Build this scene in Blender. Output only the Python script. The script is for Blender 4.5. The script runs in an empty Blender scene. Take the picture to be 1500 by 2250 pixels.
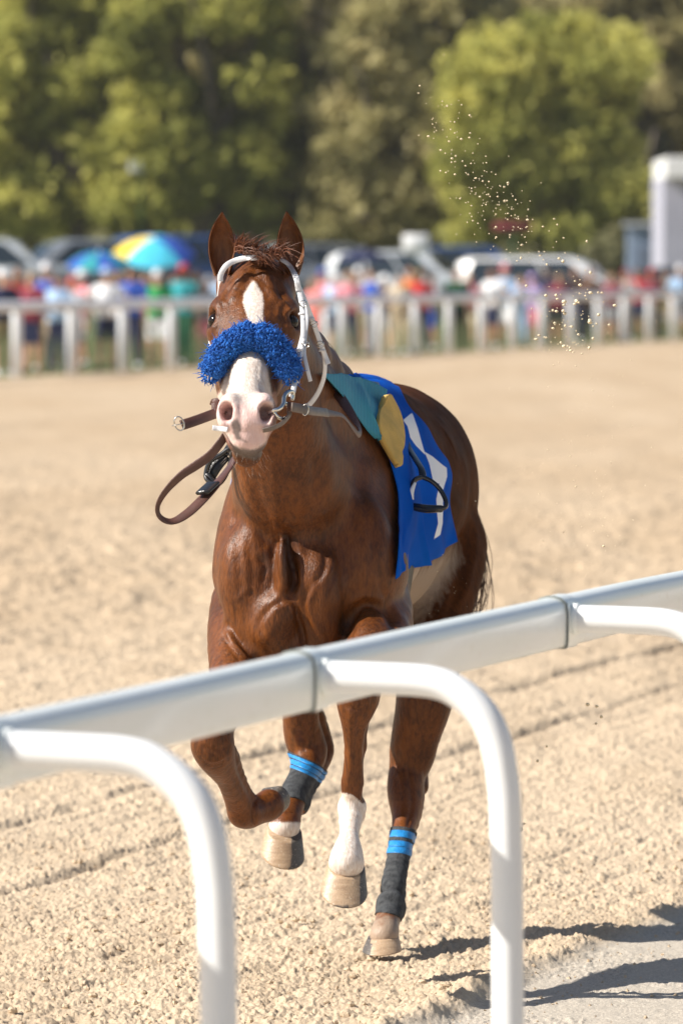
import bpy, bmesh, math, random
import numpy as np
from mathutils import Vector, Matrix
random.seed(7); rng = np.random.default_rng(7)
R = math.radians
scene = bpy.context.scene
col = scene.collection
# ------------------------------------------------------------------ camera
CAM = np.array([0.0, 0.0, 1.75]); FPX = 12500.0; PITCH = math.atan(530/12500)
cd = bpy.data.cameras.new('camera'); cam = bpy.data.objects.new('camera', cd); col.objects.link(cam)
cam.location = CAM; cam.rotation_euler = (R(90)-PITCH, 0, 0)
cd.lens = 200; cd.sensor_width = 36; cd.sensor_fit = 'AUTO'; cd.clip_start = 0.5; cd.clip_end = 2000
cd.dof.use_dof = True; cd.dof.focus_distance = 13.75; cd.dof.aperture_fstop = 5.4; cd.dof.aperture_blades = 0
scene.camera = cam
# ------------------------------------------------------------------ light
SUN_EL, SUN_TOCAM = R(40), R(14)          # the sun stands left of the frame, a little to the camera's side
w = bpy.data.worlds.new('World'); scene.world = w; w.use_nodes = True
nt = w.node_tree; nt.nodes.clear()
sky = nt.nodes.new('ShaderNodeTexSky'); sky.sky_type = 'NISHITA'; sky.sun_disc = False
sky.sun_elevation = SUN_EL
sdir = Vector((-math.cos(SUN_EL)*math.cos(SUN_TOCAM), -math.cos(SUN_EL)*math.sin(SUN_TOCAM), math.sin(SUN_EL)))
sky.sun_rotation = math.atan2(sdir.x, sdir.y)
bg = nt.nodes.new('ShaderNodeBackground'); bg.inputs[1].default_value = 0.065
wo = nt.nodes.new('ShaderNodeOutputWorld'); nt.links.new(sky.outputs[0], bg.inputs[0]); nt.links.new(bg.outputs[0], wo.inputs[0])
sl = bpy.data.lights.new('sun', 'SUN'); sl.energy = 5.0; sl.angle = R(0.53); sl.color = (1.0, 0.94, 0.85)
so = bpy.data.objects.new('sun', sl); col.objects.link(so); so.rotation_euler = sdir.to_track_quat('Z', 'Y').to_euler()
so.location = (-20, 5, 30)
vs = scene.view_settings; vs.view_transform = 'Standard'; vs.look = 'None'; vs.gamma = 1; vs.exposure = 0.68
scene.cycles.use_denoising = True
scene.cycles.max_bounces = 6; scene.cycles.diffuse_bounces = 3; scene.cycles.transparent_max_bounces = 8
# ------------------------------------------------------------------ pixel <-> world (for measuring from the photograph)
cp, sp = math.cos(PITCH), math.sin(PITCH)
def at(px, py, Y):
    x = (px-750)/FPX; y = (1125-py)/FPX
    d = np.array([x, cp+y*sp, -sp+y*cp]); return CAM + d*(Y/d[1])
def proj(V):
    V = np.asarray(V, float); q = V-CAM
    f = q[..., 1]*cp - q[..., 2]*sp; u = q[..., 1]*sp + q[..., 2]*cp
    return 750+FPX*q[..., 0]/f, 1125-FPX*u/f
# ------------------------------------------------------------------ materials
def mat(name, c, rough=0.6, var=0.15, vscale=8, bump=0.0, bscale=60, metal=0, spec=0.5, sheen=0, c2=None, coat=0, trans=0, stretch=None):
    m = bpy.data.materials.new(name); m.use_nodes = True; t = m.node_tree; b = t.nodes['Principled BSDF']
    b.inputs['Roughness'].default_value = rough; b.inputs['Metallic'].default_value = metal
    b.inputs['Specular IOR Level'].default_value = spec; b.inputs['Sheen Weight'].default_value = sheen
    b.inputs['Coat Weight'].default_value = coat
    tc = t.nodes.new('ShaderNodeTexCoord'); mp = t.nodes.new('ShaderNodeMapping')
    if stretch: mp.inputs['Scale'].default_value = stretch
    t.links.new(tc.outputs['Object'], mp.inputs[0])
    n = t.nodes.new('ShaderNodeTexNoise'); n.inputs['Scale'].default_value = vscale; n.inputs['Detail'].default_value = 5
    t.links.new(mp.outputs[0], n.inputs['Vector'])
    r = t.nodes.new('ShaderNodeValToRGB'); r.color_ramp.elements[0].position = .3; r.color_ramp.elements[1].position = .7
    a = [x*(1-var) for x in c]; d = [min(1, x*(1+var)) for x in c]
    if c2: a = list(c2); d = list(c)
    r.color_ramp.elements[0].color = (*a, 1); r.color_ramp.elements[1].color = (*d, 1)
    t.links.new(n.outputs['Fac'], r.inputs[0]); t.links.new(r.outputs[0], b.inputs['Base Color'])
    if bump:
        n2 = t.nodes.new('ShaderNodeTexNoise'); n2.inputs['Scale'].default_value = bscale; n2.inputs['Detail'].default_value = 4
        t.links.new(mp.outputs[0], n2.inputs['Vector'])
        bp = t.nodes.new('ShaderNodeBump'); bp.inputs['Strength'].default_value = bump; bp.inputs['Distance'].default_value = 0.01
        t.links.new(n2.outputs['Fac'], bp.inputs['Height']); t.links.new(bp.outputs[0], b.inputs['Normal'])
    return m
class NB:
    'tiny node builder'
    def __init__(s, m): s.t = m.node_tree; s.b = s.t.nodes['Principled BSDF']; s.tc = s.t.nodes.new('ShaderNodeTexCoord')
    def L(s, a, b): s.t.links.new(a, b)
    def noise(s, scale, detail=4, vec=None, stretch=None, rough=.5):
        n = s.t.nodes.new('ShaderNodeTexNoise'); n.inputs['Scale'].default_value = scale; n.inputs['Detail'].default_value = detail; n.inputs['Roughness'].default_value = rough
        v = vec or s.tc.outputs['Object']
        if stretch is not None:
            mp = s.t.nodes.new('ShaderNodeMapping'); mp.inputs['Scale'].default_value = stretch; s.L(v, mp.inputs[0]); v = mp.outputs[0]
        s.L(v, n.inputs['Vector']); return n.outputs['Fac']
    def attr(s, name):
        n = s.t.nodes.new('ShaderNodeAttribute'); n.attribute_name = name; return n.outputs['Fac']
    def math(s, op, a, b=0.0, clamp=False):
        n = s.t.nodes.new('ShaderNodeMath'); n.operation = op; n.use_clamp = clamp
        for i, v in enumerate((a, b)):
            if hasattr(v, 'links'): s.L(v, n.inputs[i])
            else: n.inputs[i].default_value = v
        return n.outputs[0]
    def mr(s, v, a, b, c=0, d=1):
        n = s.t.nodes.new('ShaderNodeMapRange'); s.L(v, n.inputs[0])
        for i, q in enumerate((a, b, c, d)): n.inputs[i+1].default_value = q
        return n.outputs[0]
    def mix(s, f, a, b):
        n = s.t.nodes.new('ShaderNodeMix'); n.data_type = 'RGBA'
        if hasattr(f, 'links'): s.L(f, n.inputs[0])
        else: n.inputs[0].default_value = f
        for i, v in ((6, a), (7, b)):
            if hasattr(v, 'links'): s.L(v, n.inputs[i])
            else: n.inputs[i].default_value = (*v, 1)
        return n.outputs[2]
    def bump(s, h, st, dist=.01, prev=None):
        n = s.t.nodes.new('ShaderNodeBump'); n.inputs['Strength'].default_value = st; n.inputs['Distance'].default_value = dist
        s.L(h, n.inputs['Height'])
        if prev is not None: s.L(prev, n.inputs['Normal'])
        return n.outputs[0]
def newmat(name, rough=.6):
    m = bpy.data.materials.new(name); m.use_nodes = True; m.node_tree.nodes['Principled BSDF'].inputs['Roughness'].default_value = rough; return m
# ------------------------------------------------------------------ objects
def tag(o, label=None, cat=None, group=None, kind=None):
    if label: o['label'] = label
    if cat: o['category'] = cat
    if group: o['group'] = group
    if kind: o['kind'] = kind
    return o
def empty(name, loc, label, cat, group=None, rz=0):
    o = bpy.data.objects.new(name, None); col.objects.link(o); o.location = tuple(float(a) for a in loc); o.rotation_euler.z = rz
    o.empty_display_size = .1
    return tag(o, label, cat, group)
def wmat(o):
    M = Matrix.LocRotScale(o.location, o.rotation_euler, o.scale)
    return wmat(o.parent) @ o.matrix_parent_inverse @ M if o.parent else M
def mk(name, V, F, m=None, parent=None, smooth=True, world=True):
    me = bpy.data.meshes.new(name)
    me.from_pydata([tuple(map(float, v)) for v in V], [], [tuple(map(int, f)) for f in F]); me.update()
    if smooth: me.polygons.foreach_set('use_smooth', [True]*len(me.polygons))
    o = bpy.data.objects.new(name, me); col.objects.link(o)
    if m: me.materials.append(m)
    if parent:
        o.parent = parent
        if world:
            o.matrix_parent_inverse = wmat(parent).inverted()
    return o
class MB:
    'collects shapes into one mesh'
    def __init__(s): s.V = []; s.F = []; s.n = 0
    def add(s, V, F):
        V = np.asarray(V, float).reshape(-1, 3); s.V.append(V); s.F += [tuple(i+s.n for i in f) for f in F]; s.n += len(V)
    def box(s, c, size, rz=0, bev=0):
        x, y, z = [q/2 for q in size]; b = min(bev, x, y, z)
        P = []
        if b <= 0:
            for sx in (-1, 1):
                for sy in (-1, 1):
                    for sz in (-1, 1): P.append((sx*x, sy*y, sz*z))
            F = [(0, 1, 3, 2), (4, 6, 7, 5), (0, 4, 5, 1), (2, 3, 7, 6), (0, 2, 6, 4), (1, 5, 7, 3)]
        else:
            ring = [(-x+b, -y), (x-b, -y), (x, -y+b), (x, y-b), (x-b, y), (-x+b, y), (-x, y-b), (-x, -y+b)]
            k = 1-b/max(x, 1e-6); k2 = 1-b/max(y, 1e-6)
            for zz, ax, ay in ((-z, k, k2), (-z+b, 1, 1), (z-b, 1, 1), (z, k, k2)):
                P += [(a*ax, q*ay, zz) for a, q in ring]
            F = [tuple(range(7, -1, -1)), tuple(range(24, 32))]
            for r in range(3):
                for i in range(8): F.append((r*8+i, r*8+(i+1) % 8, r*8+8+(i+1) % 8, r*8+8+i))
        P = np.array(P); ca, sa = math.cos(rz), math.sin(rz)
        P = np.stack([P[:, 0]*ca-P[:, 1]*sa, P[:, 0]*sa+P[:, 1]*ca, P[:, 2]], 1)+np.asarray(c)
        s.add(P, F)
    def tube(s, pts, rad, n=12, cap=True):
        pts = [np.asarray(p, float) for p in pts]; m = len(pts)
        rad = [rad]*m if np.isscalar(rad) else rad
        N = None; V = []
        for i in range(m):
            t = pts[min(i+1, m-1)]-pts[max(i-1, 0)]; t = t/(np.linalg.norm(t)+1e-12)
            if N is None:
                N = np.cross(t, [0, 0, 1.0]);
                if np.linalg.norm(N) < .1: N = np.cross(t, [1.0, 0, 0])
            N = N-t*(N@t); N /= np.linalg.norm(N); B = np.cross(t, N)
            for k in range(n):
                a = 2*math.pi*k/n; V.append(pts[i]+rad[i]*(math.cos(a)*N+math.sin(a)*B))
        F = [(i*n+k, i*n+(k+1) % n, (i+1)*n+(k+1) % n, (i+1)*n+k) for i in range(m-1) for k in range(n)]
        if cap: F += [tuple(range(n-1, -1, -1)), tuple((m-1)*n+k for k in range(n))]
        s.add(V, F)
    def sphere(s, c, r, n=10, m=7, T=None):
        r = np.array([r]*3 if np.isscalar(r) else r, float); V = []; F = []
        for i in range(m+1):
            ph = math.pi*i/m
            for k in range(n):
                a = 2*math.pi*k/n; V.append((math.sin(ph)*math.cos(a), math.sin(ph)*math.sin(a), math.cos(ph)))
        for i in range(m):
            for k in range(n): F.append((i*n+k, (i+1)*n+k, (i+1)*n+(k+1) % n, i*n+(k+1) % n))
        V = np.array(V)*r
        if T is not None: V = V@np.asarray(T)
        s.add(V+np.asarray(c), F)
    def build(s, name, m=None, parent=None, smooth=True, world=True):
        return mk(name, np.concatenate(s.V), s.F, m, parent, smooth, world)
def spline(pts, n=8):
    'Catmull-Rom through points'
    P = [np.asarray(p, float) for p in pts]; P = [2*P[0]-P[1]]+P+[2*P[-1]-P[-2]]; out = []
    for i in range(1, len(P)-2):
        for k in range(n):
            t = k/n; a, b, c, d = P[i-1:i+3]
            out.append(.5*((2*b)+(-a+c)*t+(2*a-5*b+4*c-d)*t*t+(-a+3*b-3*c+d)*t**3))
    out.append(P[-2]); return out
def ribbon(mb, pts, width, nrm, thick=.004, n=8, lift=0):
    'flat strap along a curve; nrm = outward face normal, one or one per control point'
    pts = np.array(pts, float); m0 = len(pts)
    nr = np.array(nrm, float);
    if nr.ndim == 1: nr = np.tile(nr, (m0, 1))
    wd = np.array([width]*m0 if np.isscalar(width) else width, float)
    Pn = np.array(spline(np.concatenate([pts, nr, wd[:, None]], 1), n))
    V = []; m = len(Pn)
    for i in range(m):
        p = Pn[i, :3]; t = Pn[min(i+1, m-1), :3]-Pn[max(i-1, 0), :3]; t /= np.linalg.norm(t)+1e-12
        q = Pn[i, 3:6]; q = q-t*(q@t); q /= np.linalg.norm(q)+1e-9; s_ = np.cross(t, q); W = Pn[i, 6]/2
        c = p+q*lift; e = thick*.35
        for a, b in ((-W, -thick/2+e), (-W+e, -thick/2), (W-e, -thick/2), (W, -thick/2+e), (W, thick/2-e), (W-e, thick/2), (-W+e, thick/2), (-W, thick/2-e)):
            V.append(c+s_*a+q*b)
    F = [(i*8+k, i*8+(k+1) % 8, i*8+8+(k+1) % 8, i*8+8+k) for i in range(m-1) for k in range(8)]
    F += [tuple(range(7, -1, -1)), tuple((m-1)*8+k for k in range(8))]
    mb.add(V, F)
def polysd(px, py, poly):
    'signed distance (positive inside) to a polygon, in its own units'
    poly = np.array(poly, float); d = np.full(px.shape, 1e9); ins = np.zeros(px.shape, bool)
    for i in range(len(poly)):
        a = poly[i]; b = poly[(i+1) % len(poly)]; e = b-a
        wx, wy = px-a[0], py-a[1]; t = np.clip((wx*e[0]+wy*e[1])/(e@e+1e-9), 0, 1)
        d = np.minimum(d, np.hypot(wx-t*e[0], wy-t*e[1]))
        c = ((a[1] > py) != (b[1] > py)) & (px < (b[0]-a[0])*(py-a[1])/((b[1]-a[1]) if b[1] != a[1] else 1e-9)+a[0])
        ins ^= c
    return np.where(ins, d, -d)
def setattr_f(o, name, arr):
    a = o.data.attributes.new(name, 'FLOAT', 'POINT'); a.data.foreach_set('value', np.asarray(arr, np.float32))
# ------------------------------------------------------------------ implicit surfaces
class Field:
    def __init__(s, lo, hi, h):
        s.lo = np.array(lo, float); s.h = h; s.n = (np.ceil((np.array(hi)-s.lo)/h)).astype(int)+1
        s.a = np.full(s.n, 1.0, np.float32)
    def _reg(s, lo, hi):
        i0 = np.clip(np.floor((np.array(lo)-s.lo)/s.h).astype(int), 0, s.n); i1 = np.clip(np.ceil((np.array(hi)-s.lo)/s.h).astype(int)+1, 0, s.n)
        ax = [(s.lo[k]+s.h*np.arange(i0[k], i1[k])).astype(np.float32) for k in range(3)]
        return tuple(slice(i0[k], i1[k]) for k in range(3)), ax[0][:, None, None], ax[1][None, :, None], ax[2][None, None, :]
    def comb(s, sl_, d, k, op):
        a = s.a[sl_]
        if op == 'sub': # smooth max(a,-d)
            d = -d; hh = np.maximum(k-np.abs(a-d), 0)/k; s.a[sl_] = np.maximum(a, d)+hh*hh*k*.25
        else:
            hh = np.maximum(k-np.abs(a-d), 0)/k; s.a[sl_] = np.minimum(a, d)-hh*hh*k*.25
    def cone(s, a, ra, b, rb, k=.03, op='add', side=None, sr=1.0):
        'tapered capsule; side = unit axis along which it is sr times as wide'
        a = np.asarray(a, float); b = np.asarray(b, float); rm = max(ra, rb)*max(1, sr)+k+3*s.h
        sl_, x, y, z = s._reg(np.minimum(a, b)-rm, np.maximum(a, b)+rm)
        e = b-a; L2 = float(e@e)+1e-12
        qx, qy, qz = x-a[0], y-a[1], z-a[2]
        t = np.clip((qx*e[0]+qy*e[1]+qz*e[2])/L2, 0, 1)
        dx, dy, dz = qx-t*e[0], qy-t*e[1], qz-t*e[2]
        if side is not None:
            u = np.asarray(side, float); u = u/np.linalg.norm(u); c = (dx*u[0]+dy*u[1]+dz*u[2])*(1/sr-1)
            dx, dy, dz = dx+u[0]*c, dy+u[1]*c, dz+u[2]*c
        s.comb(sl_, (np.sqrt(dx*dx+dy*dy+dz*dz)-(ra+(rb-ra)*t)).astype(np.float32), k, op)
    def ell(s, c, r, M=None, k=.03, op='add'):
        'ellipsoid; rows of M are its axes'
        c = np.asarray(c, float); r = np.asarray(r, float); M = np.eye(3) if M is None else np.asarray(M)
        ext = np.sqrt(((M*r[:, None])**2).sum(0))+k+3*s.h
        sl_, x, y, z = s._reg(c-ext, c+ext); x, y, z = x-c[0], y-c[1], z-c[2]
        k0 = 0; k1 = 0
        for i in range(3):
            p = (x*M[i, 0]+y*M[i, 1]+z*M[i, 2])/r[i]; k0 = k0+p*p; k1 = k1+(p/r[i])**2
        k0 = np.sqrt(k0); k1 = np.sqrt(k1)+1e-9
        s.comb(sl_, (k0*(k0-1)/k1).astype(np.float32), k, op)
    def chain(s, pts, k=.02, **kw):
        if len(pts) > 2:
            q = spline([np.array([*a, r], float) for a, r in pts], 3); pts = [(v[:3], v[3]) for v in q]; k = k*.6
        for (a, ra), (b, rb) in zip(pts[:-1], pts[1:]): s.cone(a, ra, b, rb, k, **kw)
    def sample(s, P):
        q = (np.asarray(P, float)-s.lo)/s.h; i = np.clip(np.floor(q).astype(int), 0, s.n-2); f = np.clip(q-i, 0, 1); o = 0
        for dx in (0, 1):
            for dy in (0, 1):
                for dz in (0, 1):
                    wt = (f[:, 0] if dx else 1-f[:, 0])*(f[:, 1] if dy else 1-f[:, 1])*(f[:, 2] if dz else 1-f[:, 2])
                    o = o+wt*s.a[i[:, 0]+dx, i[:, 1]+dy, i[:, 2]+dz]
        return o
    def grad(s, P):
        e = s.h; g = np.stack([s.sample(P+np.eye(3)[k]*e)-s.sample(P-np.eye(3)[k]*e) for k in range(3)], 1)
        return g/(np.linalg.norm(g, axis=1)[:, None]+1e-9)
    def mesh(s, smooth=2):
        A = s.a; S = A < 0
        c = S[:-1, :-1, :-1].astype(np.int8)
        for dx in (0, 1):
            for dy in (0, 1):
                for dz in (0, 1):
                    if dx+dy+dz: c = c+S[dx:dx+A.shape[0]-1, dy:dy+A.shape[1]-1, dz:dz+A.shape[2]-1]
        act = (c > 0) & (c < 8); I = np.argwhere(act); idx = np.full(act.shape, -1, np.int32); idx[act] = np.arange(len(I))
        cor = {}
        for dx in (0, 1):
            for dy in (0, 1):
                for dz in (0, 1): cor[dx, dy, dz] = A[I[:, 0]+dx, I[:, 1]+dy, I[:, 2]+dz]
        P = np.zeros((len(I), 3)); cnt = np.zeros(len(I))
        ks = list(cor)
        for a in ks:
            for ax in range(3):
                if a[ax] == 0:
                    b = list(a); b[ax] = 1; b = tuple(b); fa, fb = cor[a], cor[b]; m = (fa < 0) != (fb < 0)
                    t = np.where(m, fa/np.where(m, fa-fb, 1), 0)
                    p = np.tile(np.array(a, float), (len(I), 1)); p[:, ax] = t; P += p*m[:, None]; cnt += m
        P = (P/cnt[:, None]+I)*s.h+s.lo
        F = []
        for ax in range(3):
            o1, o2 = [(1, 2), (2, 0), (0, 1)][ax]
            sa = [slice(None)]*3; sb = [slice(None)]*3; sa[ax] = slice(0, -1); sb[ax] = slice(1, None)
            E = S[tuple(sa)] != S[tuple(sb)]; J = np.argwhere(E)
            J = J[(J[:, o1] > 0) & (J[:, o2] > 0) & (J[:, o1] < A.shape[o1]-1) & (J[:, o2] < A.shape[o2]-1)]
            ins = S[J[:, 0], J[:, 1], J[:, 2]]; q = []
            for (p1, p2) in ((1, 1), (0, 1), (0, 0), (1, 0)):
                K = J.copy(); K[:, o1] -= p1; K[:, o2] -= p2; q.append(idx[K[:, 0], K[:, 1], K[:, 2]])
            Q = np.stack(q, 1); Q[~ins] = Q[~ins][:, ::-1]; F.append(Q)
        F = np.concatenate(F)
        for _ in range(smooth): P = relax(P, F, .5)
        return P, F
def relax(P, F, lam):
    acc = np.zeros_like(P); cn = np.zeros(len(P))
    for a, b in ((0, 1), (1, 2), (2, 3), (3, 0)):
        for i, j in ((F[:, a], F[:, b]), (F[:, b], F[:, a])):
            for k in range(3): acc[:, k] += np.bincount(i, P[j, k], len(P))
            cn += np.bincount(i, minlength=len(P))
    return P+lam*(acc/np.maximum(cn, 1)[:, None]-P)
def vnormals(P, F):
    n = np.cross(P[F[:, 2]]-P[F[:, 0]], P[F[:, 3]]-P[F[:, 1]]); N = np.zeros_like(P)
    for k in range(4):
        for c in range(3): N[:, c] += np.bincount(F[:, k], n[:, c], len(P))
    return N/(np.linalg.norm(N, axis=1)[:, None]+1e-12)
# ------------------------------------------------------------------ numeric noise
def vnoise2(x, y, seed=0):
    xi = np.floor(x).astype(np.int64); yi = np.floor(y).astype(np.int64); fx = x-xi; fy = y-yi
    def hsh(a, b):
        h = (a*374761393+b*668265263+seed*1274126177) & 0x7fffffff; h = ((h ^ (h >> 13))*1103515245) & 0x7fffffff; return ((h ^ (h >> 16)) & 0xffff)/65535.0
    u = fx*fx*(3-2*fx); v = fy*fy*(3-2*fy)
    return (hsh(xi, yi)*(1-u)+hsh(xi+1, yi)*u)*(1-v)+(hsh(xi, yi+1)*(1-u)+hsh(xi+1, yi+1)*u)*v
def clod2(x, y, seed=0):
    'rounded clods: a hemisphere in each cell at a random place and size'
    xi = np.floor(x).astype(np.int64); yi = np.floor(y).astype(np.int64); out = np.zeros(x.shape)
    def hsh(a, b, s):
        h = (a*374761393+b*668265263+(seed*7+s)*1274126177) & 0x7fffffff; h = ((h ^ (h >> 13))*1103515245) & 0x7fffffff; return ((h ^ (h >> 16)) & 0xffff)/65535.0
    for dx in (-1, 0, 1):
        for dy in (-1, 0, 1):
            a, b = xi+dx, yi+dy; cx = a+hsh(a, b, 1); cy = b+hsh(a, b, 2); r = .15+.5*hsh(a, b, 3)**2
            d2 = ((x-cx)**2+(y-cy)**2)/r**2; out = np.maximum(out, np.sqrt(np.maximum(1-d2, 0))*r)
    return out
# ================================================================== SETTING
def mkfast(name, P, F, m=None, parent=None):
    me = bpy.data.meshes.new(name); P = np.asarray(P, np.float32); F = np.asarray(F, np.int32)
    me.vertices.add(len(P)); me.vertices.foreach_set('co', P.ravel())
    me.loops.add(F.size); me.loops.foreach_set('vertex_index', F.ravel())
    me.polygons.add(len(F)); me.polygons.foreach_set('loop_start', np.arange(0, F.size, F.shape[1], dtype=np.int32))
    me.polygons.foreach_set('loop_total', np.full(len(F), F.shape[1], np.int32))
    me.polygons.foreach_set('use_smooth', np.ones(len(F), bool)); me.update(); me.validate()
    o = bpy.data.objects.new(name, me); col.objects.link(o)
    if m: me.materials.append(m)
    if parent:
        o.parent = parent; o.matrix_parent_inverse = wmat(parent).inverted()
    return o
RD = np.array([.285, .9585])                       # direction of the track, the rail and the harrow lines
def track_s(x, y): return x*RD[1]-y*RD[0]          # distance across the track (to the right)
def track_t(x, y): return x*RD[0]+y*RD[1]
S_EDGE = track_s(.52, 14.44)
FA = np.array([-5.58, 93.0]); FB = np.array([8.76, 146.0]); FD = (FB-FA)/np.linalg.norm(FB-FA)
def beyond(x, y): return (FD[0]*(y-FA[1])-FD[1]*(x-FA[0]))         # metres beyond the far rail
def smooth01(v): v = np.clip(v, 0, 1); return v*v*(3-2*v)
def ground_h(x, y, fine=True):
    s = track_s(x, y); t = track_t(x, y)
    edge = smooth01((s-S_EDGE+.05+.09*(vnoise2(t*2.2, s*3, 5)-.5)+.05*(vnoise2(t*9, s*9, 6)-.5))/.10)
    h = .018*(vnoise2(s*4.5, t*.5, 1)-.5)+.02*(vnoise2(s*1.3, t*.25, 2)-.5)
    # harrow grooves
    for s0, dpt in ((track_s(-1.0, 18.2), .024), (track_s(.62, 21.5), .020), (track_s(-.35, 16.2), .004)):
        h = h-dpt*np.exp(-((s-s0+.03*(vnoise2(t*1.7, s0*3+0*s, 9)-.5))/.035)**2)*(.55+.7*vnoise2(t*1.1, 0*s+s0, 3))
    h = h-.012*np.exp(-((np.mod(s+.02*vnoise2(t*2, s, 12), .16)-.08)/.02)**2)*vnoise2(t*2.3, s*5, 13)*.6
    if fine:
        wx = x+.03*vnoise2(x*9, y*9, 21); wy = y+.03*vnoise2(x*9, y*9, 22)
        h = h+.010*(vnoise2(wx*7, wy*4, 4)-.5)+.008*(vnoise2(wx*26, wy*17, 14)-.5)
        h = h+.005*(vnoise2(wx*60, wy*45, 15)-.5)+.0042*(vnoise2(x*150, y*120, 25)-.5)+.002*(vnoise2(x*300, y*240, 26)-.5)
        g = vnoise2(x*3, y*3, 16)
        h = h+clod2(x*24, y*24, 17)/24*.28*smooth01((g-.5)*5)+clod2(x*60, y*60, 18)/60*.6*smooth01((vnoise2(x*8, y*7, 33)-.3)*4)+clod2(x*110, y*110, 19)/110*1.0
        h = h-.022*clod2(x*1.9, y*1.25, 70)*smooth01((clod2(x*1.9, y*1.25, 70)-.12)*9)
        # churned ridge at the edge of the loose sand
        rg = np.exp(-((s-S_EDGE+.02)/.07)**2)*smooth01((14.9-np.abs(y-0))/.5+.5)
        h = h+.03*rg*vnoise2(x*7, y*7, 30)
    flat = -.022+.006*(vnoise2(x*2.5, y*1.8, 7)-.5)+(.004*(vnoise2(x*40, y*35, 8)-.5)+.0016*(vnoise2(x*150, y*120, 28)-.5)+clod2(x*60, y*60, 40)/60*.5*(vnoise2(x*6, y*6, 41) > .6) if fine else 0)
    return h*(1-edge)+flat*edge-.012, edge
xs_in = np.linspace(-1, 1, 600); out = np.array([1.3, 1.8, 2.6, 4, 7, 12, 20, 36, 60])
U = np.concatenate([-out[::-1], xs_in, out])
pyr = np.arange(2500, 1290, -1.35); Yd = 21875/(pyr-595)
Y1 = np.concatenate([np.linspace(-20, 8.5, 12), np.linspace(9, Yd[0]-.02, 30)])
Y2 = 21875/(np.linspace(1288, 740, 330)-595); Y3 = np.concatenate([np.linspace(155, 240, 40), np.linspace(260, 700, 14)])
Ys = np.concatenate([Y1, Yd, Y2, Y3])
UU, YY = np.meshgrid(U, Ys); XX = UU*np.maximum(np.abs(YY)*.064+.12, .9)
inner = np.abs(UU) <= 1.0001; dense = (YY > 11.4) & (YY < 31) & inner
H = np.zeros(XX.shape); ED = np.zeros(XX.shape)
h0, e0 = ground_h(XX, YY, False); h1, e1 = ground_h(XX, YY, True); h1 = h1+np.where(YY > 24, .022*(vnoise2(XX*6, YY*2, 61)-.5)+.024*(vnoise2(XX*16, YY*6, 62)-.5), 0)*np.clip((YY-22)/10, 0, 1)
wd = np.clip((62-YY)/26, 0, 1)*(YY > 11.3); H = np.where(inner, h0*(1-wd)+h1*wd, 0); ED = e0
H = H+np.where(inner & (YY >= 26), .05*(vnoise2(track_s(XX, YY)*1.2, track_t(XX, YY)*.35, 50)-.5)+.03*(vnoise2(XX*3, YY*1.2, 51)-.5), 0)*np.clip((90-YY)/60, 0, 1)
by = beyond(XX, YY); rise = np.where(YY > 60, .35*smooth01((by-1.2)/5)+.5*smooth01((by-6)/8), 0)
H = H+rise-.05*(~inner)
P = np.stack([XX, YY, H], -1).reshape(-1, 3); nr, nc = XX.shape
ii = np.arange(nr-1)[:, None]*nc+np.arange(nc-1)[None, :]; F = np.stack([ii, ii+1, ii+1+nc, ii+nc], -1).reshape(-1, 4)
ms = newmat('track sand', .95); nb = NB(ms); nb.b.inputs['Specular IOR Level'].default_value = .15
fine = nb.noise(260, 3); mid = nb.noise(28, 5, rough=.6); big = nb.noise(.9, 4, stretch=(1, .35, 1)); streak = nb.noise(1.0, 3, stretch=(1.2, .06, 1))
c = nb.mix(mid, (.46, .35, .235), (.62, .49, .345)); c = nb.mix(nb.mr(big, .35, .7), c, (.56, .44, .31)); c = nb.mix(nb.mr(fine, .45, .75, 0, .5), c, (.72, .62, .49)); c = nb.mix(nb.mr(fine, .42, .2, 0, .7), c, (.30, .22, .15))
c = nb.mix(nb.mr(streak, .5, .72, 0, .45), c, (.40, .30, .20))
ve = nb.attr('verge'); vp = nb.mix(nb.mr(nb.noise(120, 4), .3, .7), (.36, .315, .26), (.56, .50, .42)); vp = nb.mix(nb.mr(nb.noise(320, 3), .58, .7), vp, (.75, .70, .6))
far_fac = nb.attr('far_shade'); c = nb.mix(nb.math('MULTIPLY', far_fac, nb.mr(nb.noise(.35, 4, stretch=(1.3, .25, 1)), .3, .62, .35, 1)), c, (.40, .285, .175)); c = nb.mix(nb.mr(nb.noise(2.2, 4, stretch=(1.5, .3, 1)), .52, .7, 0, .30), c, (.34, .25, .16))  # sand darkened with distance, standing in for grain shadows at a low view angle
c = nb.mix(ve, c, vp)
gr = nb.attr('grass'); gc = nb.mix(nb.noise(1.5, 5), (.05, .085, .025), (.16, .17, .07)); c = nb.mix(gr, c, gc)
nb.L(c, nb.b.inputs['Base Color']); nb.L(nb.bump(nb.noise(420, 3), .5, .004, nb.bump(nb.noise(130, 4), .5, .006)), nb.b.inputs['Normal'])
g = mkfast('track_ground', P, F, ms); tag(g, kind='structure')
setattr_f(g, 'verge', (ED*(YY > 3)*(YY < 80)*inner+0.0*H).ravel()); setattr_f(g, 'far_shade', (smooth01((YY-16)/22)*.62*(YY < 400)).ravel()); setattr_f(g, 'grass', np.where(YY > 60, smooth01((by+.2)/.8), 0).ravel())
def gz(x, y, fine=False):
    x = np.array([float(x)]); y = np.array([float(y)]); b = beyond(x, y)
    if y[0] > 60: return float(.35*smooth01((b-1.2)/5)+.5*smooth01((b-6)/8))-.01
    return float(ground_h(x, y, fine)[0][0])
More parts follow.
